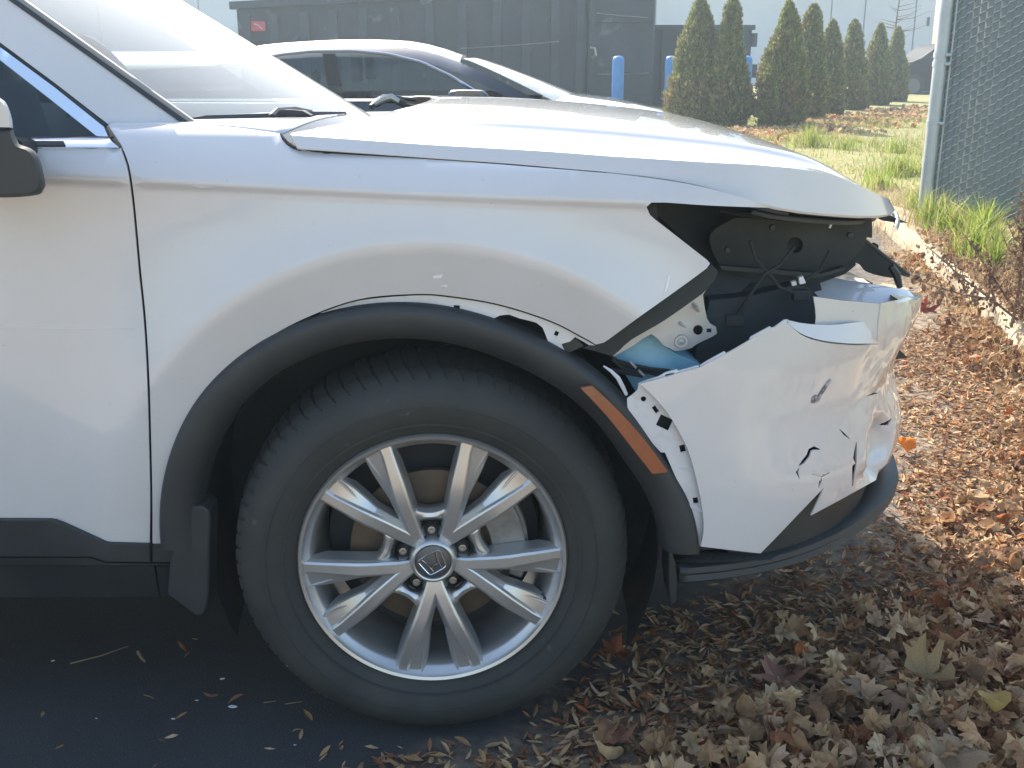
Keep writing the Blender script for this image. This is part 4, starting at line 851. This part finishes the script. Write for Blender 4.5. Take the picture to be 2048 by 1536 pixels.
MB().tube([spx(965, 200, -.02), spx(985, 202, .05)], .03, 6).build('mirror_foot', BLACKPL, sed)
MB().tube([spx(1082, 200, .7), spx(1105, 194, .7), spx(1130, 199, .7)], .025, 6).build('wiper', BLACKPL, sed)
# ------------------------------------------------------------------ far dark car behind the fence post
fc = empty('far_black_car', (0, 0, 0), label='black car far away, mostly hidden behind the fence post', cat='car')
FY = 31.0; zg = at(1840, 197, FY)[2]
def fpx(x, y, dy=0): return tuple(at(x, y, FY + dy))
out = [(1806, 128), (1826, 124), (1845, 116), (1864, 101), (1880, 90), (1940, 84), (1990, 90), (2020, 110), (2050, 118), (2050, 180), (1808, 184), (1803, 160)]
MB().prism([fpx(x, y) for x, y in out], (0, 1.7, 0)).build('body', mat('dusty_black_paint', (.018, .02, .024), .7, spec=.2), fc, bevel=.03)
MB().add([fpx(1850, 116, -.02), fpx(1866, 103, -.02), fpx(1882, 93, -.02), fpx(1940, 88, -.02), fpx(1960, 114, -.02)], [(0, 1, 2, 3, 4)]).build('side_window', SIDEGL, fc, smooth=False)
MB().tube([fpx(1808, 126, .02), fpx(1828, 122, .02), fpx(1866, 100, .02)], .012, 5).build('hood_edge', CHROME, fc)
for px in (1826, 2010):
    c = at(px, 172, FY - .04); MB().lathe([(.20, .02), (.22, -.02), (.33, -.02), (.34, .0), (.34, .2)], 32, c=tuple(c)).build('tyre', TYRE, fc)
    MB().lathe([(.22, .0), (.05, .01), (.001, .0)], 24, c=tuple(c)).build('wheel_rim', ALLOYD, fc)
# ================================================================== chain-link fence with slats
fen = empty('chain_link_fence', (0, 0, 0), label='chain-link fence with grey-green privacy slats and galvanised end post', cat='fence')
GALV = mat('galvanised_steel', (.52, .56, .56), .45, metal=.55, vary=(5, (.40, .44, .45), .35, .7))
SLAT = mat('grey_green_slat', (.19, .225, .22), .5, vary=(3, (.155, .185, .18), .4, .7), vary2=(60, (.15, .165, .155), .6, .8))
pb = atz(1850, 412, .18); PX, PY_ = pb[0], pb[1]
fdir = Vector((.74, -.67, 0)).normalized(); fn = Vector((-fdir.y, fdir.x, 0)); 
if fn.y > 0: fn = -fn                                               # towards the camera
FTOP = 2.05
MB().tube([(PX, PY_, .05), (PX, PY_, 1.0), (PX, PY_, FTOP + .05)], .050, 20).build('end_post', GALV, fen)
for py in (110, 128, 246):
    c = at(1866, py, PY_); z = c[2]
    MB().tube([(PX, PY_, z - .018), (PX, PY_, z + .018)], .055, 20).build('tension_band', GALV, fen)
    p = Vector((PX, PY_, z)); MB().tube([p + fdir * .045 + fn * .03, p + fdir * .09 + fn * .035], .012, 8).build('band_bolt', GALV, fen)
MB().tube([Vector((PX, PY_, .15)) + fdir * .075 + fn * .01, Vector((PX, PY_, FTOP)) + fdir * .075 + fn * .01], .007, 6).build('tension_bar', GALV, fen)
NCOL = 44; CW = .046; DP = .064
sm = MB().box(-.017, .017, -.002, .002, .12, FTOP)                   # one slat, creased along its middle
smv = []
for z in (.10, FTOP):
    for x, y in ((-.0232, .004), (-.010, -.002), (.010, -.002), (.0232, .004)): smv.append((x, y, z))
slm = mesh('slat', smv, [(0, 1, 5, 4), (1, 2, 6, 5), (2, 3, 7, 6)], True, 20); slm.materials.append(SLAT)
def wire_mesh(off):
    mb = MB(); pts = []; n = int((FTOP - .1) / DP)
    for i in range(n * 10):
        t = 2 * math.pi * i / 10 + off; pts.append((-.0250 * math.cos(t), -.0150 * math.sin(t), .1 + DP * i / 10))
    mb.tube(pts, .0034, 5, False); me = mesh('wire', mb.v, mb.f, True, 180); me.materials.append(GALV); return me
wm = [wire_mesh(0), wire_mesh(math.pi)]
ang = math.atan2(fdir.y, fdir.x)
for i in range(NCOL):
    p = Vector((PX, PY_, 0)) + fdir * (.072 + CW * i)
    o = link('slat', slm, None, fen); o.location = p; o.rotation_euler = (0, 0, ang + R(rng.uniform(-4, 4)))
    o = link('wire', wm[i % 2], None, fen); o.location = p + Vector((0, 0, rng.uniform(-.002, .002))); o.rotation_euler = (0, 0, ang)

# ================================================================== plants and litter: thousands of small faces
def tint_mesh(name, V, F, T):
    """V (n,3), F list of quads/tris as arrays per piece, T (n,3) vertex tints"""
    me = bpy.data.meshes.new(name); me.from_pydata(V.tolist(), [], F.tolist()); me.update()
    a = me.color_attributes.new('tint', 'FLOAT_COLOR', 'POINT'); a.data.foreach_set('color', np.concatenate([T, np.ones((len(T), 1))], 1).astype(np.float32).ravel())
    return me
nr = np.random.default_rng(11)
def leaf_template(kind):
    if kind == 'narrow':
        o = np.array([(0, 0), (.10, .30), (.13, .55), (.08, .82), (0, 1.0), (-.08, .82), (-.13, .55), (-.10, .30)])
    elif kind == 'oak':
        h = [(0, 0), (.05, .10), (.20, .14), (.30, .27), (.14, .33), (.22, .40), (.42, .50), (.40, .58), (.20, .58), (.24, .70), (.34, .80), (.20, .84), (.08, .86), (0, 1.0)]
        o = np.array(h + [(-x * .95, y * .98 + .01) for x, y in h[-2:0:-1]])
    elif kind == 'maple':
        h = [(0, 0), (.03, .14), (.30, .06), (.34, .18), (.50, .30), (.42, .38), (.56, .58), (.38, .58), (.24, .54), (.27, .74), (.14, .76), (0, 1.0)]
        o = np.array(h + [(-x, y) for x, y in h[-2:0:-1]])
    else:
        h = [(0, 0), (.16, .10), (.30, .30), (.33, .52), (.24, .76), (.10, .92), (0, 1.0)]
        o = np.array(h + [(-x, y) for x, y in h[-2:0:-1]])
    c = np.array([[0, .45]]); return np.concatenate([c, o - np.array([0, 0])])
def leaf_shape(kind, curl, fold, wave, seed):
    """template bent in three dimensions; returns vertices and triangles"""
    P = leaf_template(kind); r = np.random.default_rng(seed); x, y = P[:, 0].copy(), P[:, 1] - .5
    if kind == 'narrow':                                            # small ones: a simple folded fan
        z = fold * np.abs(x) + curl * y ** 2 + r.uniform(-.3, .3) * x; n = len(P) - 1
        return np.stack([x, y, z], 1), np.array([(0, 1 + i, 1 + (i + 1) % n) for i in range(n)])
    mid = P[1:] * .55 + np.array([0, .45]) * .45                    # inner ring gives the leaf curvature
    Q = np.concatenate([P[:1], mid, P[1:]]); x, y = Q[:, 0], Q[:, 1] - .5
    z = fold * np.abs(x) + curl * (y ** 2) + wave * np.sin(7 * x + 5 * y + r.uniform(0, 6)) * (np.abs(x) + .2) + r.uniform(-.3, .3) * x * y * 1.5
    n = len(mid); F = []
    for i in range(n):
        j = (i + 1) % n; F += [(0, 1 + i, 1 + j)]; F += [(1 + i, 1 + n + i, 1 + n + j), (1 + i, 1 + n + j, 1 + j)]
    return np.stack([x, y, z], 1), np.array(F)
def rotm(n, tilt):
    a = nr.uniform(0, 2 * np.pi, n); b = nr.normal(0, tilt, n); c = nr.normal(0, tilt, n); flip = nr.random(n) < .4
    b = b + np.where(flip, np.pi, 0)
    ca, sa, cb, sb, cc, sc_ = np.cos(a), np.sin(a), np.cos(b), np.sin(b), np.cos(c), np.sin(c)
    z, o = np.zeros(n), np.ones(n)
    Rz = np.stack([np.stack([ca, -sa, z], 1), np.stack([sa, ca, z], 1), np.stack([z, z, o], 1)], 1)
    Rx = np.stack([np.stack([o, z, z], 1), np.stack([z, cb, -sb], 1), np.stack([z, sb, cb], 1)], 1)
    Ry = np.stack([np.stack([cc, z, sc_], 1), np.stack([z, o, z], 1), np.stack([-sc_, z, cc], 1)], 1)
    return Rz @ Rx @ Ry
TINTS = 1.18 * np.array([(.40, .25, .13), (.33, .20, .105), (.48, .33, .18), (.27, .15, .08), (.24, .10, .05), (.36, .13, .05), (.43, .29, .18), (.54, .40, .24), (.21, .13, .085)])
def scatter(name, variants, pos, size, tilt, tints, mat_, label=None, **kw):
    n = len(pos); M = rotm(n, tilt); Vs = []; Fs = []; Ts = []; base = 0
    which = nr.integers(0, len(variants), n)
    for k, (tv, tf) in enumerate(variants):
        idx = np.where(which == k)[0]
        if not len(idx): continue
        v = np.einsum('nij,mj->nmi', M[idx], tv) * size[idx][:, None, None]
        v[:, :, 2] -= v[:, :, 2].min(1)[:, None] * .85
        v += pos[idx][:, None, :]
        Vs.append(v.reshape(-1, 3)); m = len(tv)
        Fs.append((tf[None] + (np.arange(len(idx)) * m)[:, None, None] + base).reshape(-1, 3)); base += m * len(idx)
        Ts.append(np.repeat(tints[idx], m, 0))
    me = tint_mesh(name, np.concatenate(Vs), np.concatenate(Fs), np.concatenate(Ts))
    return link(name, me, mat_, None, label, **kw)
LEAFM = mat('dry_leaf', (1, 1, 1), .85, vary=(55, (.62, .58, .55), .4, .75), attr=True, trans=.22, spec=.12)
var_big = [leaf_shape(k, c, f, w, s) for s, (k, c, f, w) in enumerate((('oak', .9, .7, .22), ('oak', -1.0, .5, .25), ('maple', 1.1, .6, .25), ('maple', -.6, .5, .18), ('oval', 1.3, 1.0, .18), ('oak', 1.6, .9, .22), ('maple', 1.5, .4, .35)))]
var_small = [leaf_shape('narrow', c, f, .05, s) for s, (c, f) in enumerate(((.3, .8), (-.4, .5), (.6, 1.2), (.1, .3)))]
def ground_at(x, y):
    kx = kerb_x(y)
    if x > kx + .16: return bank_z(x, y)
    if x > kx: return .13
    return 0.0
def pick(n, xr_, yr_, dens):
    out = []
    while len(out) < n:
        x, y = nr.uniform(*xr_), nr.uniform(*yr_)
        if nr.random() < dens(x, y): out.append((x, y, ground_at(x, y)))
    return np.array(out)
def in_tyre(x, y): return (abs(x) < .17 and -.03 < y < .24)
def d_litter(x, y):
    if in_tyre(x, y): return 0
    d = x - lit_x(y) + .03 - .18 * noise.noise(Vector((x * 3, y * 3, 0)))
    if x > kerb_x(y) - .02: return .3
    return .012 + .6 * sst(-.05, .30, d) + .4 * sst(.3, .7, d) if d > -.5 else .004
def tints(n, w=None, dark=0.0):
    w = np.array(w if w is not None else [3, 2.5, 2, 2, 1.4, .8, 2, 1, 1.5], float); t = TINTS[nr.choice(len(TINTS), n, p=w / w.sum())]
    return t * nr.uniform(.75, 1.2, (n, 1)) * (1 - dark)
p = pick(44000, (-.9, 2.6), (-.7, 3.2), d_litter); p[:, 2] += nr.uniform(0, .012, len(p))
scatter('narrow_leaf_litter', var_small, p, nr.uniform(.014, .044, len(p)), .28, tints(len(p), [3, 2.5, 2, 2, 2.2, 1.2, 2.4, 1.4, 1.5]), LEAFM, 'carpet of small narrow dry leaves spread over asphalt and soil', cat='leaf litter', kind='stuff')
def d_big(x, y):
    if in_tyre(x, y): return 0
    d = x - lit_x(y) - .15 * noise.noise(Vector((x * 2.5, y * 2.5, 5)))
    if x > kerb_x(y): return .35 * sst(1.4, .2, x - kerb_x(y))
    return sst(.25, .8, d) * (.45 + .55 * sst(.5, -.2, y) if y < .9 else .8)
p = pick(8200, (.1, 3.2), (-.7, 5.2), d_big); p[:, 2] += nr.uniform(0, .03, len(p))
sz = nr.uniform(.022, .058, len(p)) * np.where(p[:, 1] < .45, 1.25, 1.0)
scatter('fallen_leaf_litter', var_big, p, sz, .45, tints(len(p)), LEAFM, 'thick bed of dry brown oak and maple leaves before the kerb', cat='leaf litter', kind='stuff')
# the largest leaves, one object each
big_mesh = []
for i in range(14):
    tv, tf = var_big[i % 7]; t = TINTS[[0, 2, 6, 0, 1, 2, 7, 4, 5, 2, 0, 3, 6, 1][i]] * 1.05
    me = tint_mesh('fallen_leaf', tv.copy(), tf, np.tile(t, (len(tv), 1)))
    me.materials.append(LEAFM); me.shade_smooth(); big_mesh.append(me)
p = pick(130, (.35, 1.7), (-.35, .55), lambda x, y: sst(.35, .8, x - lit_x(y)) * sst(.7, -.1, y)); 
LOOK = ['mid-tan', 'pale straw-tan', 'greyish-tan', 'warm tan', 'brown', 'light tan', 'cream-tan', 'dark red-brown', 'rust-red', 'sandy', 'tan-brown', 'deep brown', 'dull tan', 'chestnut']; KIND = ['curled oak', 'arched oak', 'cupped maple', 'flattened maple', 'rolled oval', 'tightly curled oak', 'crumpled maple']
for i, q in enumerate(p):
    o = link('fallen_leaf', big_mesh[i % 14], None, None, '%s dry %s leaf on top of the litter in the right foreground' % (LOOK[i % 14], KIND[i % 7]), 'leaf', 'large dry leaves in the foreground')
    s = rng.uniform(.04, .078); o.scale = (s, s, s); o.location = (q[0], q[1], q[2] + .018 + rng.uniform(0, .02)); o.rotation_euler = (rng.gauss(0, .35), rng.gauss(0, .35), rng.uniform(0, 6.3))
def one_leaf(px, py, size, tint, k, lab, rot, z=.02):
    tv, tf = var_big[k]; me = tint_mesh('fallen_leaf', tv.copy(), tf, np.tile(np.array(tint), (len(tv), 1))); me.materials.append(LEAFM); me.shade_smooth()
    q = atz(px, py, z); o = link('fallen_leaf', me, None, None, lab, 'leaf'); o.location = q; o.scale = (size,) * 3; o.rotation_euler = rot
one_leaf(1720, 1395, .095, (.36, .27, .17), 3, 'broad flat tan maple leaf in the middle of the right foreground', (.25, .1, 1.9), .045)
one_leaf(1555, 1360, .12, (.38, .20, .14), 2, 'pale reddish maple leaf lying flat on the narrow leaves', (.1, .05, .4), .02)
one_leaf(1225, 1310, .07, (.33, .12, .06), 2, 'lone red-brown maple leaf on the asphalt beside the tyre', (.15, -.1, 2.1), .01)
one_leaf(1232, 1480, .065, (.40, .19, .12), 2, 'small pinkish-brown leaf at the bottom edge left of the litter', (.1, .1, 1.1), .02)
one_leaf(1850, 1350, .12, (.36, .26, .14), 5, 'large curled tan leaf arching above the litter at the right', (.3, -.3, .8), .07)
one_leaf(1990, 1425, .09, (.50, .37, .14), 4, 'bright yellow folded leaf near the right edge', (.3, .2, 2.6), .05)
one_leaf(1800, 885, .10, (.75, .24, .05), 3, 'bright orange leaf catching the sun beside the bumper', (.4, .2, .8), .04)
one_leaf(1850, 615, .11, (.30, .08, .06), 6, 'dark red leaf against the pale kerb beside the bumper tip', (.9, .2, .3), .10)
one_leaf(1915, 1505, .11, (.33, .24, .15), 3, 'very large brown leaf at the bottom edge on the right', (.2, .05, -.5), .05)
# grass
GRASS = mat('grass_blade', (1, 1, 1), .5, attr=True, trans=.45, spec=.3)
def blades(name, pos, h, width, lean, cols, label, **kw):
    n = len(pos); a = nr.uniform(0, 2 * np.pi, n); l = np.abs(nr.normal(0, lean, n)); az = nr.uniform(0, 2 * np.pi, n)
    t = np.array([0, .4, .75, 1.0]); V = np.zeros((n, 7, 3)); T = np.zeros((n, 7, 3))
    for i, tt in enumerate(t):
        cx = pos + np.stack([np.cos(az) * l * h * tt ** 2, np.sin(az) * l * h * tt ** 2, h * tt * np.cos(np.minimum(l, 1.3) * tt * .6)], 1)
        w = (width * (1 - tt ** 1.6))[:, None] * np.stack([np.cos(a), np.sin(a), np.zeros(n)], 1)
        if i < 3: V[:, 2 * i] = cx - w; V[:, 2 * i + 1] = cx + w
        else: V[:, 6] = cx
    T[:] = cols[:, None, :]
    F = np.array([(0, 1, 3), (0, 3, 2), (2, 3, 5), (2, 5, 4), (4, 5, 6)]); F = (F[None] + (np.arange(n) * 7)[:, None, None]).reshape(-1, 3)
    return link(name, tint_mesh(name, V.reshape(-1, 3), F, T.reshape(-1, 3)), GRASS, None, label, **kw)
GC = np.array([(.20, .28, .04), (.27, .32, .05), (.13, .20, .04), (.38, .32, .13), (.44, .35, .19), (.24, .25, .08)])
def d_grass(x, y):
    u = x - kerb_x(y) - .16
    if u < .05 or (x - PX) * fn.x + (y - PY_) * fn.y < -.1 and y < PY_: return 0
    return (.15 + .85 * sst(.1, .6, u)) * (.25 + .75 * sst(-.15, .3, noise.noise(Vector((x * .9, y * .6, 4)))))
p = pick(20000, (2.3, 9.5), (3.0, 17.5), d_grass)
g_c = GC[nr.choice(6, len(p), p=[.19, .19, .10, .2, .18, .14])] * nr.uniform(.7, 1.25, (len(p), 1))
blades('grass', p, nr.uniform(.03, .12, len(p)), nr.uniform(.003, .006, len(p)), 1.1, g_c, 'patchy sunlit green and straw grass on the raised bank', cat='grass', kind='stuff')
# lush clumps by the post
cl_pts = []; cl_h = []
for px, py, r, n, h in ((1862, 440, .16, 240, .26), (1905, 455, .16, 220, .24), (1965, 470, .15, 260, .30), (1940, 505, .15, 260, .26), (1985, 520, .13, 160, .22), (1800, 345, .30, 240, .24), (1760, 365, .25, 160, .2), (1620, 290, .35, 220, .28), (1690, 295, .3, 120, .2), (1840, 405, .2, 180, .22), (1790, 300, .3, 140, .2)):
    c = atz(px, py + 6, .16)
    for _ in range(n):
        a, d = nr.uniform(0, 6.28), r * abs(nr.normal(0, .42)); x, y = c[0] + d * math.cos(a), c[1] + d * math.sin(a); cl_pts.append((x, y, ground_at(x, y))); cl_h.append(h * nr.uniform(.35, 1.2))
p = np.array(cl_pts); g_c = GC[nr.choice(5, len(p), p=[.36, .32, .14, .08, .10])] * nr.uniform(.85, 1.5, (len(p), 1))
blades('tall_grass', p, np.array(cl_h), nr.uniform(.003, .0065, len(p)), .62, g_c, 'tall bright green grass tufts at the foot of the fence', cat='grass', kind='stuff')
# dry straw on the kerb
p = pick(5200, (2.0, 3.8), (1.2, 7.5), lambda x, y: sst(.7, .0, abs(x - kerb_x(y) - .3)))
blades('dry_straw', p, nr.uniform(.04, .16, len(p)), nr.uniform(.0012, .003, len(p)), 1.3, np.array([(.42, .32, .18)]) * nr.uniform(.6, 1.3, (len(p), 1)), 'tangle of dry straw and dead stems lying over the kerb', cat='dry grass', kind='stuff')
# ------------------------------------------------------------------ dry weeds
STEM = mat('dry_brown_stem', (.14, .085, .06), .9, vary=(30, (.22, .14, .09), .4, .7))
def dry_weed(base, h, n_leaf, lab, lean=(0, 0), spread=.07, branches=6):
    w = empty('dry_weed', tuple(base), label=lab, cat='weed')
    pts = [(lean[0] * t ** 1.5 + .01 * math.sin(9 * t), lean[1] * t, h * t) for t in np.linspace(0, 1, 9)]
    MB().tube(pts, list(np.linspace(.007, .002, 9)), 6).build('stem', STEM, w)
    for b in range(branches):
        t = rng.uniform(.15, .75); q = pts[int(t * 8)]; a = rng.uniform(0, 6.28); L = rng.uniform(.1, .25) * h
        MB().tube([q, (q[0] + .5 * L * math.cos(a), q[1] + .5 * L * math.sin(a), q[2] + .35 * L), (q[0] + .8 * L * math.cos(a), q[1] + .8 * L * math.sin(a), q[2] + .9 * L)], [.004, .003, .0012], 5).build('branch', STEM, w)
    P = []
    for _ in range(n_leaf):
        t = nr.beta(2.2, 1.6); r = spread * (1.15 - t) * abs(nr.normal(0, .8)); a = nr.uniform(0, 6.28)
        P.append((lean[0] * t ** 1.5 + r * math.cos(a), lean[1] * t + r * math.sin(a), h * t))
    P = np.array(P); T = np.array([(.24, .155, .10), (.34, .23, .15), (.18, .115, .075)])[nr.integers(0, 3, len(P))]
    o = scatter('dead_leaves', [leaf_shape('oval', .8, .6, .1, 3), leaf_shape('narrow', .5, .9, .1, 4)], P, nr.uniform(.010, .032, len(P)), 1.2, T, LEAFM); o.parent = w; o['kind'] = 'stuff'
    return w
b = atz(2022, 655, .13); dry_weed(b, .78, 900, 'tall dead brown weed with a spiky head in front of the slatted fence', (.02, 0), .07)
b = atz(2040, 640, .13); dry_weed(b, .42, 350, 'shorter dead weed at the right edge beside the tall one', (.05, .0), .09)
def bramble(pts, lab, n=70):
    a = [np.array(at(x, y, Y)) for x, y, Y in pts]; w = empty('bramble_stem', tuple(a[0]), label=lab, cat='weed'); rel = [tuple(q - a[0]) for q in a]
    MB().tube(rel, list(np.linspace(.006, .002, len(rel))), 6).build('stem', STEM, w)
    P = []
    for _ in range(n):
        t = nr.uniform(.05, 1) * (len(rel) - 1.001); i = int(t); q = np.array(rel[i]) + (np.array(rel[i + 1]) - np.array(rel[i])) * (t - i); P.append(q + nr.normal(0, .022, 3) + np.array([0, 0, -.02]))
    P = np.array(P); o = scatter('dead_leaves', [leaf_shape('narrow', .8, 1.0, .2, 5), leaf_shape('oval', 1.0, .8, .2, 6)], P, nr.uniform(.015, .04, len(P)), 1.2, np.array([(.16, .10, .07), (.26, .17, .11)])[nr.integers(0, 2, len(P))], LEAFM); o.parent = w; o['kind'] = 'stuff'
b = atz(1985, 625, .13); dry_weed(b, .26, 200, 'low bushy dead weed left of the tall one', (-.06, .0), .16, 9)
b = atz(1925, 585, .13); dry_weed(b, .16, 130, 'low tangle of dead leaves on the kerb below the green tufts', (-.08, .0), .18, 8)
b = atz(2046, 560, .13); dry_weed(b, .62, 260, 'dead weed at the very right edge in front of the fence slats', (.0, .0), .10, 8)
bramble([(2035, 640, 2.9), (1985, 600, 2.9), (1930, 560, 3.0), (1880, 515, 3.1), (1850, 490, 3.2)], 'dark dead stem arching left above the kerb, the upper one')
bramble([(2030, 620, 3.0), (1990, 560, 3.05), (1960, 515, 3.1), (1930, 470, 3.2)], 'dark dead stem slanting across the green grass tufts', 30)
bramble([(1990, 600, 2.6), (1930, 590, 2.6), (1880, 575, 2.7), (1800, 548, 2.9)], 'dead stem reaching low over the pale kerb towards the bumper', 80)
# ------------------------------------------------------------------ evergreens
CROWN = mat('arborvitae_foliage', (1, 1, 1), .7, attr=True, trans=.3, spec=.2)
BARK = mat('bark', (.14, .09, .06), .9, bump=(40, .01, .6))
def evergreen(px0, px1, ptop, pbase, Y, lab, seed):
    r = np.random.default_rng(seed); cx = (px0 + px1) / 2
    c = at(cx, pbase, Y); zt = at(cx, ptop, Y)[2]; rad = (at(px1, pbase, Y)[0] - at(px0, pbase, Y)[0]) / 2; zb = c[2]; H = zt - zb
    t = empty('evergreen_tree', (c[0], Y, zb), label=lab, cat='tree', group='row of clipped evergreens')
    MB().tube([(0, 0, -.1), (.01, .01, H * .5), (0, 0, H * .95)], [.05, .03, .008], 8).build('trunk', BARK, t)
    n = 15000; V = []; T = []
    u = r.beta(1.0, 1.35, n) ; a = r.uniform(0, 2 * np.pi, n)
    prof = np.interp(u, [0, .08, .25, .45, .65, .82, .93, 1.0], [.80, .95, 1.0, .86, .66, .42, .24, .05] if seed % 2 else [.82, .96, 1.0, .82, .58, .42, .30, .06])
    lump = np.array([noise.noise(Vector((math.cos(q) * 1.6 + seed, math.sin(q) * 1.6, w * 5))) for q, w in zip(a, u)])
    lump2 = np.array([noise.noise(Vector((math.cos(q) * 5 + seed, math.sin(q) * 5, w * 16))) for q, w in zip(a, u)])
    rr = rad * prof * (1 + .34 * lump + .24 * lump2) * np.sqrt(r.uniform(.45, 1.05, n)) * 1.04
    P = np.stack([rr * np.cos(a), rr * np.sin(a), u * H], 1)
    s = r.uniform(.025, .06, n); out = np.stack([np.cos(a) * .55, np.sin(a) * .55, np.full(n, .9)], 1) + r.normal(0, .35, (n, 3)); out /= np.linalg.norm(out, axis=1)[:, None]
    w = np.cross(out, r.normal(0, 1, (n, 3))); w /= np.linalg.norm(w, axis=1)[:, None]
    V = np.stack([P - out * s[:, None] * .4, P + w * s[:, None] * .38, P + out * s[:, None], P - w * s[:, None] * .38], 1).reshape(-1, 3)
    F = (np.array([(0, 1, 2, 3)])[None] + (np.arange(n) * 4)[:, None, None]).reshape(-1, 4)
    green = np.array([.18, .215, .075]); yel = np.array([.42, .38, .12]); brn = np.array([.25, .175, .09])
    k = np.clip(r.normal(.25, .25, n) + .5 * lump2, 0, 1)[:, None]; k2 = np.clip(r.normal(.0, .3, n) + .7 * lump + .35 * (u < .4), 0, 1)[:, None]
    col = green * (1 - k) + yel * k; col = col * (1 - k2) + brn * k2; col *= r.uniform(.7, 1.25, (n, 1))
    o = link('crown', tint_mesh('crown', V, F, np.repeat(col, 4, 0)), CROWN, t)
evs = [(1337, 1440, -6, 262, 16.4, 'leftmost and tallest evergreen, half hiding a blue bollard'), (1408, 1494, -4, 266, 16.0, 'second evergreen from the left, in front of the dumpster'),
       (1514, 1608, 2, 266, 15.8, 'third evergreen from the left, browned low on its sunny side'), (1572, 1650, 8, 250, 17.6, 'fourth evergreen from the left with a narrow straight tip'),
       (1618, 1684, 40, 238, 19.5, 'fifth evergreen from the left, shorter with a forked tip'), (1660, 1730, 40, 228, 21.5, 'sixth evergreen from the left, shorter with a rounded tip'),
       (1718, 1776, 47, 216, 23.5, 'seventh evergreen from the left with a pointed tip'), (1756, 1808, 54, 208, 25.5, 'rightmost evergreen next to the far black car')]
for i, e in enumerate(evs): evergreen(*e, 31 + i * 7)
# bare sapling above the last evergreens
bt = empty('bare_sapling', tuple(at(1772, 200, 30)), label='leafless sapling with fine twigs behind the rightmost evergreens', cat='tree')
hz = at(1772, -30, 30)[2] - at(1772, 200, 30)[2]
MB().tube([(0, 0, 0), (.05, 0, hz * .5), (.12, 0, hz)], [.05, .03, .01], 6).build('trunk', BARK, bt)
for i in range(26):
    z = hz * rng.uniform(.5, .98); a = rng.uniform(0, 6.28); L = rng.uniform(.4, 1.0)
    MB().tube([(.08, 0, z), (.08 + .5 * L * math.cos(a), .5 * L * math.sin(a), z + .05), (.08 + L * math.cos(a), L * math.sin(a), z + .22 * L)], [.012, .008, .003], 4).build('branch', BARK, bt)
# mulch under the evergreens
p = []
for _ in range(2200):
    t = nr.uniform(0, 1); px = 1420 + 460 * t + nr.normal(0, 30); py = 272 - 62 * t + abs(nr.normal(0, 14)); q = atz(px, py, .16); p.append((q[0], q[1], ground_at(q[0], q[1])))
p = np.array(p); scatter('mulch_litter', var_big, p, nr.uniform(.05, .12, len(p)), .5, tints(len(p), [3, 1, 3, 1, 1, .4, 3, 4, 1]) * 1.2, LEAFM, 'reddish-tan leaf litter strip along the foot of the evergreens', cat='leaf litter', kind='stuff')
# ------------------------------------------------------------------ chips and twigs on the asphalt
CHIP = mat('white_plastic_chip', (.72, .72, .70), .5)
def chip(px, py, s, lab, rot=0):
    q = atz(px, py, .003); mb = MB().prism([(s * math.cos(a + rot) * k, s * math.sin(a + rot) * k * .7, 0) for a, k in zip(np.linspace(0, 5.4, 6), (1, .6, .9, 1.1, .7, .8))], (0, 0, s * .25)); o = mb.build('paint_chip', CHIP, None, bevel=.0006, label=lab, cat='chip'); o.location = q
chip(466, 1414, .009, 'largest white chip on the dark asphalt under the car'); chip(445, 1358, .006, 'elongated white chip nearest the front tyre', .6); chip(347, 1438, .005, 'white chip left of the largest one')
chip(193, 1437, .003, 'tiny white speck farthest left on the asphalt'); chip(106, 1322, .005, 'small grey-white chip by the long twig', 1.0); chip(394, 1401, .004, 'small flat chip above the largest white chip', .3); chip(590, 1490, .003, 'tiny white speck near the bottom edge below the tyre')
chip(576, 1332, .004, 'white speck touching the tyre edge')
TWIG = mat('pale_twig', (.30, .22, .13), .8)
def twig(pts, r, lab):
    a = [atz(x, y, .006) for x, y in pts]; o = MB().tube([q - a[0] for q in a], list(np.linspace(r, r * .5, len(a))), 6).build('twig', TWIG, None, label=lab, cat='twig'); o.location = a[0]
twig([(140, 1327), (200, 1312), (257, 1292)], .0016, 'long thin twig on the dark asphalt below the sill')
twig([(276, 1304), (283, 1316), (290, 1323)], .004, 'short thick brown twig right of the long twig')
twig([(288, 1390), (300, 1393), (308, 1397)], .0012, 'fine straw on the asphalt above the largest chip')
twig([(527, 1405), (552, 1402)], .0012, 'short reddish straw near the tyre'); twig([(570, 1408), (605, 1403)], .0012, 'reddish straw touching the tyre')
twig([(1742, 1198), (1760, 1225), (1778, 1258)], .0028, 'pale straight twig standing out in the litter right of the spoiler')
# ------------------------------------------------------------------ thin haze volume added to stand in for veiling lens glare
hz_ = bpy.data.materials.new('glare_haze'); hz_.use_nodes = True; nt = hz_.node_tree; nt.nodes.remove(nt.nodes['Principled BSDF'])
pv = nd(nt, 'ShaderNodeVolumePrincipled'); pv.inputs['Color'].default_value = (.72, .88, 1.0, 1); pv.inputs['Density'].default_value = .0033; pv.inputs['Anisotropy'].default_value = .35
nt.links.new(pv.outputs[0], nt.nodes['Material Output'].inputs['Volume'])
MB().box(-70, 75, -32, 75, -1, 5.2).build('glare_haze', hz_, None, smooth=False, kind='stuff')
